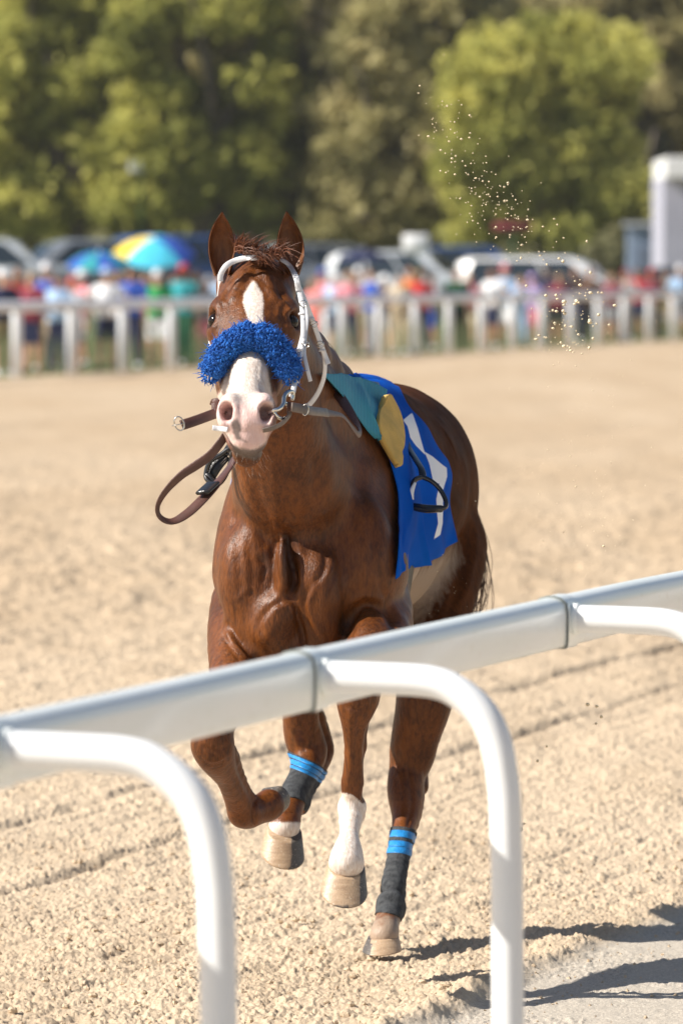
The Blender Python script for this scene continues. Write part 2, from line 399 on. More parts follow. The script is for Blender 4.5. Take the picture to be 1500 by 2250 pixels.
# loose clods lying on the sand round the hooves: one object, nobody could count them
cl = MB()
for i in range(1700):
    y = 13.0+rng.random()**1.2*5.0; x = rng.uniform(-.075, .075)*y; s = track_s(x, y)-S_EDGE
    if s > .25 and rng.random() > .25: continue
    r = (.0022+.009*rng.random()**4)*(1 if s < 0 else .5)
    z = gz(x, y, True); cl.sphere((x, y, z+r*.35), (r*rng.uniform(.8, 1.3), r*rng.uniform(.8, 1.3), r*rng.uniform(.6, .9)), 7, 5)
V = np.concatenate(cl.V); V = V+.0011*rng.normal(size=V.shape); cl.V = [V]
m_clod = mat('clod sand', (.60, .47, .33), .95, .2, 60, .6, 300, spec=.1)
tag(cl.build('sand_clods', m_clod, smooth=False), 'loose clods of pale sand scattered over the track surface', 'sand', kind='stuff')
# ------------------------------------------------------------------ near rail
m_rail = newmat('rail plastic', .28); nb = NB(m_rail)
st = nb.noise(3, 4, stretch=(.8, .8, 9)); c = nb.mix(nb.mr(st, .45, .75, 0, .35), (.90, .93, .91), (.72, .81, .74)); c = nb.mix(nb.mr(nb.noise(55, 4), .6, .8, 0, .4), c, (.55, .5, .38))
nb.L(c, nb.b.inputs['Base Color']); nb.b.inputs['Coat Weight'].default_value = .2
nb.L(nb.bump(nb.noise(90, 3), .06, .004), nb.b.inputs['Normal'])
m_seam = mat('rail seam', (.17, .19, .18), .8); m_tube = newmat('tube plastic', .3); nb = NB(m_tube)
nb.L(nb.mix(nb.mr(nb.noise(7, 4, stretch=(1, 1, .25)), .5, .75, 0, .25), (.83, .84, .84), (.66, .71, .62)), nb.b.inputs['Base Color'])
m_algae = mat('algae', (.12, .18, .04), .8)
ctrl = [(-1.9, 4.6), (-1.18, 6.5), (-.535, 8.35), (-.085, 9.82), (.395, 11.40), (.76, 12.55), (1.35, 14.15), (2.1, 15.9), (3.1, 17.9)]
rl = spline([np.array([a, b, 0]) for a, b in ctrl], 10)
rz = empty('inner_rail', (-.085, 9.82, 0), 'white plastic running rail on bent tube posts curving across the foreground', 'rail')
hw, zt, zb = .033, 1.087, .990
prof = [(-hw*.86, zb), (-hw*.97, zb+.006), (-hw, zb+.02), (-hw, zt-.03), (-hw*.93, zt-.012), (-hw*.6, zt-.002), (-hw*.2, zt+.002), (hw*.2, zt+.002), (hw*.6, zt-.002), (hw*.93, zt-.012), (hw, zt-.03), (hw, zb+.02), (hw*.97, zb+.006), (hw*.86, zb)]
def rail_sweep(pts, grow, name, m, parent):
    V = []; n = len(prof)
    for i, p in enumerate(pts):
        t = pts[min(i+1, len(pts)-1)]-pts[max(i-1, 0)]; t /= np.linalg.norm(t); sd = np.array([t[1], -t[0], 0])
        for a, z in prof:
            zc = (zt+zb)/2; V.append(p+sd*a*(1+grow/hw)+np.array([0, 0, z+(z-zc)*grow/((zt-zb)/2)]))
    F = [(i*n+k, i*n+(k+1) % n, (i+1)*n+(k+1) % n, (i+1)*n+k) for i in range(len(pts)-1) for k in range(n)]
    F += [tuple(range(n-1, -1, -1)), tuple((len(pts)-1)*n+k for k in range(n))]
    return mk(name, V, F, m, parent)
rail_sweep(rl, 0, 'top_rail', m_rail, rz)
def rail_pt(Y):
    for a, b in zip(rl[:-1], rl[1:]):
        if a[1] <= Y <= b[1]:
            k = (Y-a[1])/(b[1]-a[1]); t = (b-a)/np.linalg.norm(b-a); return a+(b-a)*k, t
# bent tube post, built in (s, z)
gs = [(-.002, 1.045), (.10, 1.044), (.195, 1.040), (.245, 1.022), (.288, .985), (.312, .935), (.324, .87), (.329, .80), (.332, .6), (.334, .3), (.335, -.25)]
post0 = None
for Y in (6.75, 8.36, 9.87, 11.52, 13.2, 14.9):
    c, t = rail_pt(Y); nrm = np.array([t[1], -t[0], 0]); ang = math.atan2(nrm[1], nrm[0])
    sl_ = rail_sweep([c-t*.030, c-t*.028, c, c+t*.052, c+t*.054], .0035, 'rail_sleeve', m_rail, rz)
    rail_sweep([c-t*.0335, c-t*.0305], .0042, 'seam', m_seam, sl_)
    base = c+nrm*(hw+.003)+t*.012
    if post0 is None:
        mb = MB(); pts = spline([np.array([a, 0, b]) for a, b in gs], 6); mb.tube(pts, .0278, 24)
        post0 = mb.build('rail_post', m_tube, None); post0.parent = rz; p = post0
        mb = MB(); mb.tube([(-.001, 0, 1.045), (.010, 0, 1.045), (.013, 0, 1.045)], [.0312, .0312, .029], 24)
        col0 = mb.build('post_collar', m_rail, None); col0.parent = post0; q = col0
    else:
        p = post0.copy(); col.objects.link(p); q = col0.copy(); col.objects.link(q); q.parent = p
    p.location = Vector(base)-Vector(rz.location); p.location.z = 0; p.rotation_euler.z = ang
# ------------------------------------------------------------------ far rail
m_white = mat('white paint', (.84, .86, .91), .5, .06, 3)
L = np.linalg.norm(FB-FA); f_ang = math.atan2(FD[1], FD[0])
fz = empty('outer_rail', (*FA, 0), 'long white post and rail barrier between the sand track and the crowd', 'rail')
mb = MB(); e0_ = -14; e1_ = L+16
mid = FA+FD*(e0_+e1_)/2; mb.tube([(*(FA+FD*e0_), 1.16), (*mid, 1.16), (*(FA+FD*e1_), 1.16)], .088, 14); mb.build('top_rail', m_white, fz)
FPOST = []
first = None
for k in range(-4, 24):
    p = FA+FD*(.9+2.93*k)
    FPOST.append(p)
    if first is None:
        mb = MB(); mb.tube([(0, 0, -.05), (0, 0, 1.05), (0, 0, 1.10)], [.085, .085, .075], 14); first = mb.build('post', m_white, None); first.parent = fz; o = first
    else: o = first.copy(); col.objects.link(o)
    o.location = (p[0]-FA[0], p[1]-FA[1], 0)
def fence_y(px):
    k = (px-750)/FPX; s = (FA[0]-k*FA[1])/(k*FD[1]-FD[0]); return (FA+FD*s)[1]
# ================================================================== HORSE
HS = 0.005
fd = Field((-.42, 12.95, -.02), (.50, 16.02, 1.95), HS)
def A(px, py, Y): return at(px, py, Y)
yaw = Vector((.142, .99, 0)).normalized(); HY = np.array([[yaw.y, -yaw.x, 0], [yaw.x, yaw.y, 0], [0, 0, 1]])  # rows: side, back, up
SIDE = HY[0]
# trunk
fd.ell((.045, 14.85, 1.12), (.235, .72, .30), HY, .05)
fd.ell((.03, 14.62, 1.30), (.115, .36, .15), HY, .10)                # withers
fd.ell((.075, 15.0, 1.28), (.17, .5, .15), HY, .10)
fd.ell((-.085, 14.22, 1.02), (.185, .26, .25), HY, .08)            # breast
fd.ell((-.200, 14.26, 1.04), (.096, .22, .25), HY, .07)            # shoulders
fd.ell((.045, 14.30, 1.05), (.10, .24, .28), HY, .07)
fd.cone((.01, 14.55, 1.33), .10, (.075, 14.12, 1.0), .09, .08)
fd.cone((-.10, 14.5, 1.33), .09, (-.225, 14.1, 1.0), .08, .08)
# neck
PO = A(562, 575, 13.60)
fd.chain([((.02, 14.62, 1.37), .085), ((-.07, 14.22, 1.50), .065), ((-.145, 13.92, 1.635), .055), ((-.195, 13.72, 1.70), .055)], .05)
fd.chain([(A(640, 1075, 14.05), .13), (A(622, 990, 13.98), .112), (A(610, 900, 13.90), .092), (A(592, 800, 13.80), .08)], .06)
fd.chain([((.0, 14.5, 1.27), .15), ((-.08, 14.16, 1.38), .115), ((-.15, 13.90, 1.52), .085), ((-.19, 13.74, 1.63), .075)], .06)
fd.chain([((-.02, 14.35, 1.2), .17), (A(650, 1050, 14.1), .13)], .08)
# croup, flank and thighs
fd.ell((.108, 15.38, 1.185), (.258, .42, .262), HY, .07)
fd.ell((.225, 15.42, 1.02), (.130, .30, .26), HY, .06); fd.ell((-.02, 15.42, 1.02), (.13, .30, .26), HY, .06)
fd.ell((.21, 15.08, 1.17), (.11, .17, .15), HY, .08)               # point of the hip and flank
fd.chain([(A(966, 1200, 15.38), .122), (A(950, 1330, 15.22), .092), (A(940, 1440, 15.10), .074), (A(932, 1540, 15.06), .058), (A(912, 1620, 15.08), .047), (A(900, 1690, 15.10), .043)], .06, side=SIDE, sr=1.05)
fd.chain([(A(950, 1300, 15.40), .088), (A(942, 1480, 15.22), .060), (A(938, 1600, 15.18), .028), (A(921, 1700, 15.20), .018), (A(918, 1730, 15.19), .026)], .03)
# right-hand hind leg: hock, cannon, fetlock, pastern
fd.chain([(A(893, 1690, 15.09), .044), (A(890, 1740, 15.06), .045), (A(891, 1790, 15.02), .034), (A(883, 1830, 14.96), .0265), (A(872, 1900, 14.82), .0255), (A(861, 1955, 14.72), .0275)], .02)
fd.chain([(A(912, 1735, 15.14), .026), (A(905, 1790, 15.08), .024), (A(890, 1850, 14.98), .018), (A(876, 1920, 14.86), .017), (A(866, 1985, 14.74), .024)], .018)
fd.ell(A(858, 1990, 14.66), (.036, .042, .040), None, .02); fd.ell(A(868, 2000, 14.72), (.024, .03, .03), None, .02)
fd.chain([(A(855, 2005, 14.64), .031), (A(849, 2032, 14.57), .029), (A(843, 2058, 14.52), .036)], .02)
# left-hand hind leg, in the air
fd.chain([((-.02, 15.36, 1.05), .13), (A(690, 1380, 15.0), .10), (A(672, 1480, 14.92), .068), (A(660, 1560, 14.93), .043), (A(668, 1620, 14.97), .046), (A(680, 1655, 14.97), .040), (A(671, 1690, 14.92), .030), (A(655, 1725, 14.85), .027), (A(643, 1750, 14.80), .029)], .03)
fd.chain([(A(690, 1560, 15.0), .024), (A(703, 1620, 15.05), .027), (A(708, 1655, 15.05), .027), (A(693, 1700, 14.98), .020), (A(668, 1745, 14.88), .018), (A(655, 1770, 14.83), .026)], .02)
fd.ell(A(640, 1762, 14.77), (.034, .036, .038), None, .02)
fd.chain([(A(641, 1770, 14.76), .030), (A(632, 1795, 14.70), .031), (A(624, 1818, 14.66), .040)], .02)
# folded fore leg (left of the picture)
fd.chain([(A(545, 1330, 14.25), .095), (A(527, 1400, 14.12), .078), (A(515, 1470, 13.98), .060), (A(495, 1545, 13.84), .047), (A(470, 1605, 13.77), .043), (A(468, 1640, 13.76), .048), (A(477, 1668, 13.79), .040), (A(497, 1705, 13.86), .0265), (A(515, 1745, 13.94), .026), (A(530, 1778, 14.0), .031), (A(545, 1788, 14.02), .036)], .022)
fd.chain([(A(500, 1650, 13.85), .024), (A(520, 1700, 13.93), .017), (A(540, 1745, 14.0), .016), (A(556, 1775, 14.06), .024)], .02)
fd.ell(A(531, 1792, 14.00), (.026, .03, .026), None, .02)
fd.chain([(A(550, 1786, 14.03), .034), (A(578, 1776, 14.06), .031), (A(592, 1768, 14.08), .038)], .02)
# reaching fore leg with the white sock
fd.chain([((.055, 14.28, .93), .12), (A(835, 1400, 14.05), .075), (A(815, 1440, 13.92), .062), (A(796, 1490, 13.80), .052), (A(787, 1530, 13.74), .046), (A(783, 1556, 13.73), .038), (A(778, 1600, 13.74), .0245), (A(776, 1680, 13.76), .0205), (A(773, 1738, 13.78), .0255)], .025)
fd.ell(A(787, 1532, 13.73), (.048, .042, .040), None, .012)
fd.cone(A(796, 1560, 13.80), .024, A(788, 1640, 13.80), .014, .02); fd.cone(A(788, 1640, 13.80), .015, A(779, 1740, 13.84), .017, .02)
fd.ell(A(773, 1774, 13.80), (.036, .038, .036), None, .016); fd.ell(A(780, 1788, 13.85), (.026, .03, .030), None, .02)
fd.chain([(A(771, 1790, 13.79), .031), (A(767, 1832, 13.74), .0225), (A(764, 1862, 13.70), .031), (A(761, 1894, 13.68), .044)], .010)
# fore arm of the reaching leg shows its top as a roll; hollow behind it
fd.ell(A(815, 1405, 13.98), (.056, .085, .055), None, .035)
# breast muscles
fd.ell(A(612, 1350, 13.97), (.052, .05, .06), None, .03); fd.ell(A(588, 1385, 13.98), (.042, .05, .045), None, .03)
fd.ell(A(700, 1300, 13.97), (.058, .05, .095), None, .04); fd.ell(A(706, 1378, 13.99), (.05, .05, .06), None, .03)
fd.ell(A(540, 1290, 14.02), (.062, .06, .15), None, .045); fd.ell(A(800, 1240, 14.06), (.065, .07, .16), None, .06)
fd.ell(A(618, 1250, 13.95), (.018, .03, .07), None, .02)
fd.ell(A(655, 1440, 14.05), (.12, .1, .07), None, .05)
# ---------------- head, in its own frame: u right, v down the face, w out of the face
NO = A(540, 905, 13.18); dv = NO-PO; dv /= np.linalg.norm(dv)
du = np.array([.998, -.045, -.03]); du -= dv*(du@dv); du /= np.linalg.norm(du); dw = np.cross(dv, du); dw = dw if dw[2] > 0 else -dw
HM = np.stack([du, dv, dw])
def hd(u, v, w): return PO+u*du+v*dv+w*dw
def hel(c, r, k=.02, op='add', tilt=0):
    M = HM
    if tilt: ca, sa = math.cos(tilt), math.sin(tilt); M = np.stack([du*ca+dv*sa, -du*sa+dv*ca, dw])
    fd.ell(hd(*c), r, M, k, op)
def hcone(a, ra, b, rb, k=.02, op='add'): fd.cone(hd(*a), ra, hd(*b), rb, k, op)
hel((0, .05, -.070), (.086, .10, .080), .03); hel((0, .13, -.066), (.092, .11, .066), .03); hel((0, .025, -.045), (.066, .06, .050), .03)
hel((0, .19, -.085), (.086, .12, .082), .03); hel((0, -.02, -.05), (.050, .05, .05), .03)
for s in (-1, 1):
    hel((s*.072, .135, -.046), (.036, .045, .030), .022); hel((s*.082, .172, -.066), (.028, .045, .036), .018)
    hel((s*.056, .17, -.155), (.040, .15, .115), .04); hel((s*.058, .27, -.092), (.020, .10, .028), .03)
    hel((s*.038, .50, -.030), (.028, .042, .034), .018); hel((s*.050, .515, -.045), (.020, .034, .032), .012)
    hel((s*.066, .0, -.070), (.028, .04, .04), .03)
hcone((0, .17, -.060), .060, (0, .36, -.048), .040, .03); hcone((0, .36, -.048), .040, (0, .50, -.048), .034, .02)
hcone((0, .25, -.125), .064, (0, .50, -.085), .044, .03); hcone((0, .20, -.20), .055, (0, .42, -.155), .040, .04); hcone((0, .42, -.155), .036, (0, .53, -.135), .030, .02)
hel((0, .52, -.068), (.052, .045, .052), .02); hel((0, .545, -.092), (.046, .035, .036), .018); hel((0, .535, -.138), (.036, .034, .030), .010)
hel((0, .553, -.083), (.030, .022, .024), .012)
for s in (-1, 1):
    hcone((s*.049, .525, -.010), .0185, (s*.040, .49, -.055), .013, .008, 'sub')
    hcone((s*.045, .538, -.024), .012, (s*.041, .50, -.05), .010, .008, 'sub')
    fd.ell(hd(s*.099, .160, -.044), (.019, .026, .018), HM, .012, 'sub')
hcone((-.05, .572, -.118), .0022, (0, .585, -.121), .0022, .006, 'sub'); hcone((0, .585, -.121), .0022, (.05, .572, -.118), .0022, .006, 'sub')
hcone((-.05, .572, -.118), .0022, (-.055, .52, -.115), .0022, .006, 'sub'); hcone((.05, .572, -.118), .0022, (.055, .52, -.115), .0022, .006, 'sub')
for s in (-1, 1): hcone((s*.024, .06, .004), .010, (s*.050, .13, -.006), .008, .02); 
hcone((0, .0, .0), .006, (0, .10, .002), .005, .02)
BP, BF = fd.mesh(2)
# keep the largest connected piece only
lab = np.arange(len(BP))
for _ in range(400):
    m_ = np.minimum.reduce([lab[BF[:, i]] for i in range(4)]); old = lab.copy()
    for i in range(4): np.minimum.at(lab, BF[:, i], m_)
    lab = lab[lab]
    if (lab == old).all(): break
u_, c_ = np.unique(lab, return_counts=True); main = u_[c_.argmax()]; print('body pieces', len(u_), c_.max(), len(BP))
keep = lab == main; remap = np.cumsum(keep)-1; BF = remap[BF[keep[BF[:, 0]]]]; BP = BP[keep]
# ---------------- muscles, veins and creases: displaced along the surface, strokes measured on the photograph
BN = vnormals(BP, BF); px, py = proj(BP)
def stroke(pts, rpx, amp, Ymin, Ymax, front=.1):
    global BP
    Q = np.array(spline([np.array([a, b, 0.0]) for a, b in pts], 5))[:, :2]; lo = Q.min(0)-3*rpx; hi = Q.max(0)+3*rpx
    m = (px > lo[0]) & (px < hi[0]) & (py > lo[1]) & (py < hi[1]) & (BP[:, 1] > Ymin) & (BP[:, 1] < Ymax) & (BN[:, 1] < -front*.5)
    I = np.nonzero(m)[0]
    if not len(I): return
    d = np.full(len(I), 1e9); tt = np.zeros(len(I))
    for k in range(len(Q)-1):
        a, b = Q[k], Q[k+1]; e = b-a; wx, wy = px[I]-a[0], py[I]-a[1]; t = np.clip((wx*e[0]+wy*e[1])/(e@e+1e-9), 0, 1)
        dd = np.hypot(wx-t*e[0], wy-t*e[1]); s_ = dd < d; d = np.where(s_, dd, d); tt = np.where(s_, (k+t)/(len(Q)-1), tt)
    fall = np.exp(-(d/rpx)**2)*np.clip(np.minimum(tt, 1-tt)*6+.35, 0, 1)*np.clip((-BN[I, 1]-front*.5)*4, 0, 1)
    BP[I] += BN[I]*(fall*amp*(.72 if Ymax > 14.5 else 1))[:, None]
CH = (13.6, 14.6)
for pts, r, a in [
    ([(628, 1168), (637, 1210), (645, 1250), (650, 1290)], 7, -.020), ([(610, 1180), (603, 1230), (612, 1290)], 8, -.012),
    ([(620, 1180), (618, 1240), (628, 1300)], 9, .010),
    ([(655, 1180), (662, 1250), (655, 1330)], 12, .008), ([(650, 1330), (658, 1370), (668, 1420)], 6, -.020),
    ([(575, 1400), (570, 1365), (595, 1335), (625, 1322)], 7, -.009), ([(600, 1340), (630, 1330), (648, 1345)], 8, .007),
    ([(700, 1170), (715, 1220), (708, 1260), (690, 1280)], 7, -.008), ([(718, 1210), (730, 1240), (712, 1275)], 7, .006), ([(735, 1190), (745, 1230), (725, 1290)], 6, -.005),
    ([(690, 1290), (678, 1330), (690, 1370), (712, 1400)], 6, .006), ([(680, 1290), (668, 1330), (678, 1375)], 6, -.006),
    ([(500, 1370), (520, 1400), (550, 1435), (575, 1450)], 7, -.013), ([(495, 1385), (515, 1415), (545, 1450)], 4, .005), ([(490, 1398), (510, 1430), (530, 1455)], 3.5, -.005),
    ([(500, 1365), (488, 1400)], 7, -.006),
    ([(755, 1400), (775, 1350), (805, 1328), (850, 1340), (872, 1380)], 11, -.024), ([(765, 1330), (800, 1312), (850, 1322)], 9, .006),
    ([(790, 1345), (820, 1337), (848, 1350)], 4, .005), ([(785, 1362), (815, 1352), (845, 1366)], 4, -.004),
    ([(760, 1390), (740, 1340), (750, 1280), (770, 1200), (772, 1130)], 14, -.007), ([(560, 1060), (575, 1110), (600, 1165)], 10, -.006), ([(535, 1040), (545, 1110), (560, 1180), (580, 1230)], 14, .007),
    ([(690, 1000), (690, 1080), (670, 1150)], 14, -.008), ([(720, 980), (725, 1060), (705, 1150)], 14, .007), ([(640, 1000), (636, 1080), (632, 1150)], 12, -.007), ([(600, 1010), (606, 1080), (615, 1150)], 13, .005),
    ([(565, 1225), (585, 1245), (575, 1280)], 6, -.006), ([(585, 1200), (592, 1240), (588, 1300)], 9, .005), ([(545, 1200), (555, 1250), (550, 1320)], 8, -.004),
    ([(520, 1320), (550, 1290), (575, 1310)], 5, .003), ([(500, 1120), (498, 1200), (505, 1300)], 14, .005), ([(520, 1110), (522, 1210), (530, 1310)], 9, -.004),
    ([(780, 1000), (820, 1060), (845, 1130), (850, 1230)], 14, .006), ([(760, 1020), (795, 1090), (815, 1160), (820, 1250)], 10, -.006), ([(830, 1250), (840, 1300), (865, 1350)], 8, -.005)]:
    stroke(pts, r, a, *CH)
# legs: tendons, knee bones, veins
for pts, r, a, lo, hi in [
    ([(770, 1560), (768, 1640), (765, 1720)], 4, .003, 13.5, 14), ([(787, 1570), (784, 1650), (783, 1720)], 3.5, -.0035, 13.5, 14), ([(762, 1515), (770, 1530), (790, 1535)], 5, .004, 13.5, 14), ([(760, 1550), (785, 1560), (810, 1550)], 4, -.004, 13.5, 14), ([(805, 1530), (812, 1560)], 4, .003, 13.5, 14),
    ([(448, 1640), (470, 1650), (500, 1640)], 5, -.004, 13.5, 14.05), ([(450, 1665), (470, 1672), (497, 1660)], 5, .004, 13.5, 14.05), ([(440, 1615), (465, 1622), (500, 1612)], 5, .003, 13.5, 14.05), ([(500, 1680), (520, 1720), (540, 1760)], 3.5, -.003, 13.5, 14.1), ([(562, 1752), (556, 1785), (560, 1812)], 3.5, -.006, 13.8, 14.3),
    ([(870, 1690), (885, 1740), (880, 1800)], 4, .003, 14.7, 15.4), ([(905, 1600), (898, 1680), (905, 1760), (895, 1820)], 4.5, -.007, 14.7, 15.4), ([(925, 1560), (918, 1640), (925, 1720)], 5, .004, 14.7, 15.4), ([(888, 1620), (882, 1700), (893, 1770)], 5, .003, 14.7, 15.4),
    ([(650, 1570), (670, 1600), (690, 1640)], 4, -.006, 14.6, 15.2), ([(640, 1600), (655, 1640), (660, 1660)], 5, .004, 14.6, 15.2), ([(700, 1600), (695, 1640), (705, 1680)], 4, -.006, 14.6, 15.2),
    ([(1000, 1100), (1040, 1160), (1035, 1250), (1010, 1330)], 9, .008, 14.9, 15.9), ([(985, 1130), (1015, 1190), (1010, 1270), (985, 1350)], 9, -.010, 14.8, 15.9), ([(960, 900), (985, 960), (990, 1020)], 12, .006, 15, 15.9), ([(945, 920), (965, 980), (970, 1030)], 9, -.007, 14.9, 15.9), ([(965, 1340), (985, 1400), (975, 1470)], 9, .005, 14.8, 15.9)]:
    stroke(pts, r, a, lo, hi, 0)
# face
for pts, r, a in [
    ([(557, 610), (520, 635), (490, 665)], 5, -.003), ([(549, 598), (515, 618), (485, 650)], 5, .003), ([(575, 600), (605, 612), (632, 645)], 5, .003), ([(580, 620), (610, 640), (628, 665)], 4, -.003),
    ([(560, 585), (561, 612)], 4, -.003), ([(612, 660), (628, 668), (640, 685)], 4, .004), ([(610, 700), (612, 675), (628, 662)], 4, .0035), ([(478, 672), (485, 662), (500, 668)], 4, .003),
    ([(625, 690), (640, 682), (656, 695)], 3.5, .004), ([(627, 715), (640, 722), (654, 712)], 3.5, .003), ([(460, 690), (468, 685), (478, 698)], 3.5, .004), ([(461, 712), (470, 720), (480, 712)], 3, .003), ([(632, 735), (640, 760), (640, 790)], 4, -.003),
    ([(560, 790), (574, 800), (572, 830), (582, 850)], 3, .0025), ([(540, 790), (538, 830), (530, 860)], 5, .002), ([(515, 800), (512, 850)], 4, -.002),
    ([(528, 890), (530, 920), (528, 940)], 4, -.003), ([(510, 935), (530, 950), (560, 945)], 3, -.002), ([(545, 915), (558, 930), (575, 935)], 3, .0015), ([(600, 880), (590, 930), (575, 960)], 3, -.002)]:
    stroke(pts, r, a, 12.9, 13.75)
BP = relax(BP, BF, .25)
BN = vnormals(BP, BF); px, py = proj(BP)
BP += BN*((vnoise2(BP[:, 0]*22+BP[:, 1]*7, BP[:, 2]*20, 60)-.5)*.003*(BP[:, 2] > .5))[:, None]
nbody = len(BP)
# coat markings and painted fold shade, as distances in metres (positive inside)
def lock(v, m): return np.where(m, v, -.05)
headm = (BP[:, 1] < 13.66) & (py < 1014) & (BN[:, 1] < .45); K = 13.3/FPX
blaze = lock(polysd(px, py, [(556, 614), (566, 626), (577, 645), (580, 668), (578, 690), (580, 716), (578, 770), (590, 800), (592, 830), (598, 870), (603, 900), (590, 950), (584, 975), (560, 992), (540, 996), (515, 985), (495, 960), (470, 930), (468, 880), (482, 862), (489, 838), (497, 812), (510, 785), (545, 760), (548, 716), (541, 690), (533, 665), (535, 645), (546, 630)])*K, headm)
muzz = lock(polysd(px, py, [(466, 868), (490, 862), (520, 880), (545, 880), (570, 858), (602, 866), (604, 930), (590, 980), (550, 1000), (510, 985), (490, 950), (468, 930)])*K, headm)
grey = lock(np.maximum(polysd(px, py, [(506, 926), (520, 918), (533, 936), (527, 955), (542, 972), (516, 966)]), polysd(px, py, [(504, 972), (530, 986), (560, 988), (590, 970), (606, 945), (604, 990), (560, 1012), (515, 1000)]))*K, headm)
legf = lambda Y0, Y1: (BP[:, 1] > Y0) & (BP[:, 1] < Y1)
sock = lock((py-1748+np.where(px > 775, -18+.9*np.abs(px-797), 8-.2*(px-745)))*K, legf(13.55, 14.05) & (px > 690) & (px < 820) & (py > 1600))
sock2 = lock((py-1806)*K, legf(14.5, 14.9) & (px < 700) & (py > 1700))
sock3 = lock((py-2008)*K, legf(14.35, 14.8) & (px > 780) & (py > 1900))
white = np.maximum.reduce([blaze, sock, sock2])
dust = lock(polysd(px, py, [(905, 1245), (1000, 1195), (1012, 1230), (985, 1290), (940, 1350), (890, 1400), (860, 1400), (868, 1300)])*K, BP[:, 1] > 14.4)
dark = np.maximum.reduce([lock(polysd(px, py, [(570, 1210), (600, 1200), (600, 1260), (575, 1265)])*K, BP[:, 1] < 14.5), lock(polysd(px, py, [(612, 1170), (650, 1170), (655, 1300), (620, 1300)])*K, BP[:, 1] < 14.5)])  # chest folds darkened in colour: shade painted into the creases
eyem = np.zeros(nbody)-.05
for s in (-1, 1):
    c = hd(s*.094, .160, -.052); eyem = np.maximum(eyem, .027-np.linalg.norm(BP-c, axis=1))
nost = np.zeros(nbody)-.05
for s in (-1, 1): nost = np.maximum(nost, .017-np.linalg.norm(BP-hd(s*.042, .508, -.040), axis=1))
lowleg = np.clip((.75-BP[:, 2])/.4, 0, 1)
EXV = []; EXF = []; EXA = []      # extra shells of the same body mesh: ears and hooves; tuple of (V, F, kind)
def extra(V, F, kind):
    V = np.asarray(V, float); n = nbody+sum(len(v) for v in EXV); EXV.append(V); EXF.extend([tuple(i+n for i in f) for f in F]); EXA.append((len(V), kind))
def ear(s, base, tip, width, ax_open):
    base, tip = np.array(base), np.array(tip); d = tip-base; Lh = np.linalg.norm(d); d = d/Lh
    o_ = np.array(ax_open, float); o_ -= d*(o_@d); o_ /= np.linalg.norm(o_); r = np.cross(d, o_)
    n, m = 22, 20; V = []
    for shell in (0, 1):
        for i in range(n+1):
            t = i/n; wv = width*1.02*(1-(abs(t-.42)/.58)**2.0 if t > .42 else .62+.38*math.sin(t/.42*math.pi/2))
            wv = max(wv, .0012); opn = math.pi*(.25+.30*min(1, max(0, (t-.02)/.4)))*(1 if t < .8 else 1-.5*(t-.8)/.2)
            bend = d*Lh*t+o_*(-.012*math.sin(t*math.pi)+.016*t*t)+r*(-s*.012*t*t*t)
            for k in range(m+1):
                a = opn+(2*math.pi-2*opn)*k/m; q = wv-(.0028 if shell else 0)
                V.append(base+bend+(math.cos(a)*o_*q*.8+math.sin(a)*r*q))
    W = (n+1)*(m+1); F = []
    for i in range(n):
        for k in range(m):
            q = (i*(m+1)+k, i*(m+1)+k+1, (i+1)*(m+1)+k+1, (i+1)*(m+1)+k); F.append(q); F.append(tuple(W+j for j in q[::-1]))
        for k in (0, m):
            q = (i*(m+1)+k, (i+1)*(m+1)+k, W+(i+1)*(m+1)+k, W+i*(m+1)+k); F.append(q)
    extra(V[:W], [], 'ear'); extra(V[W:], [], 'earin'); n0 = nbody+sum(len(v) for v in EXV)-2*W
    EXF.extend([tuple(i+n0 for i in f) for f in F])
ear(-1, A(489, 604, 13.58), A(479, 463, 13.55), .032, (-.10, -1, .15)); ear(1, A(639, 604, 13.59), A(640, 465, 13.60), .033, (.05, -1, .12))
def hoof(ct, cb, wt, wb, front, Lt=1.0, depth=1.12, slope=.012):
    'coronet centre, sole centre, half widths; front = direction the toe points'
    ct, cb = np.array(ct), np.array(cb); ax = cb-ct; ax /= np.linalg.norm(ax); f = np.array(front, float); f /= np.linalg.norm(f); sd = np.cross(f, ax); sd /= np.linalg.norm(sd); dn = np.cross(sd, f); ax = dn if dn@ax > 0 else -dn
    n = 32; V = []; rings = [(-.10, .90), (0, 1.0), (.06, 1.035), (.12, 1.0), (.5, None), (.86, None), (.93, .995), (.98, .965), (1.0, .92)]
    for i, (t, g_) in enumerate(rings):
        wv = wt+(wb-wt)*max(0, t);
        if t < 0.05: wv *= g_
        if t >= .92: wv *= g_ if g_ else 1
        for k in range(n):
            a = 2*math.pi*k/n; cx, sy = math.cos(a), math.sin(a); heel = .86 if sy < 0 else 1.0
            sy2 = sy if sy > -.75 else -.75-(.1 if abs(cx) < .35 else 0)*0
            c = ct+(cb-ct)*t; p = c+sd*cx*wv*(1-.12*max(0, -sy))+f*(sy2*wv*depth*heel)
            if sy > 0 and t > .05: p = p-ax*(.006*sy*(1-t))
            V.append(p)
    F = [(i*n+k, i*n+(k+1) % n, (i+1)*n+(k+1) % n, (i+1)*n+k) for i in range(len(rings)-1) for k in range(n)]
    V.append(cb-ax*.008); c0 = len(V)-1; F += [((len(rings)-1)*n+k, (len(rings)-1)*n+(k+1) % n, c0) for k in range(n)]
    V.append(ct-ax*.01); F += [((k+1) % n, k, c0+1) for k in range(n)]
    extra(V, F, 'hoof'); return len(V)
hoof(A(761, 1900, 13.69), A(755, 1962, 13.66), .045, .0585, (-.03, -1, -.62), depth=1.1)
hoof(A(624, 1824, 14.66), A(620, 1880, 14.64), .047, .0595, (.12, -1, -.60), depth=1.1)
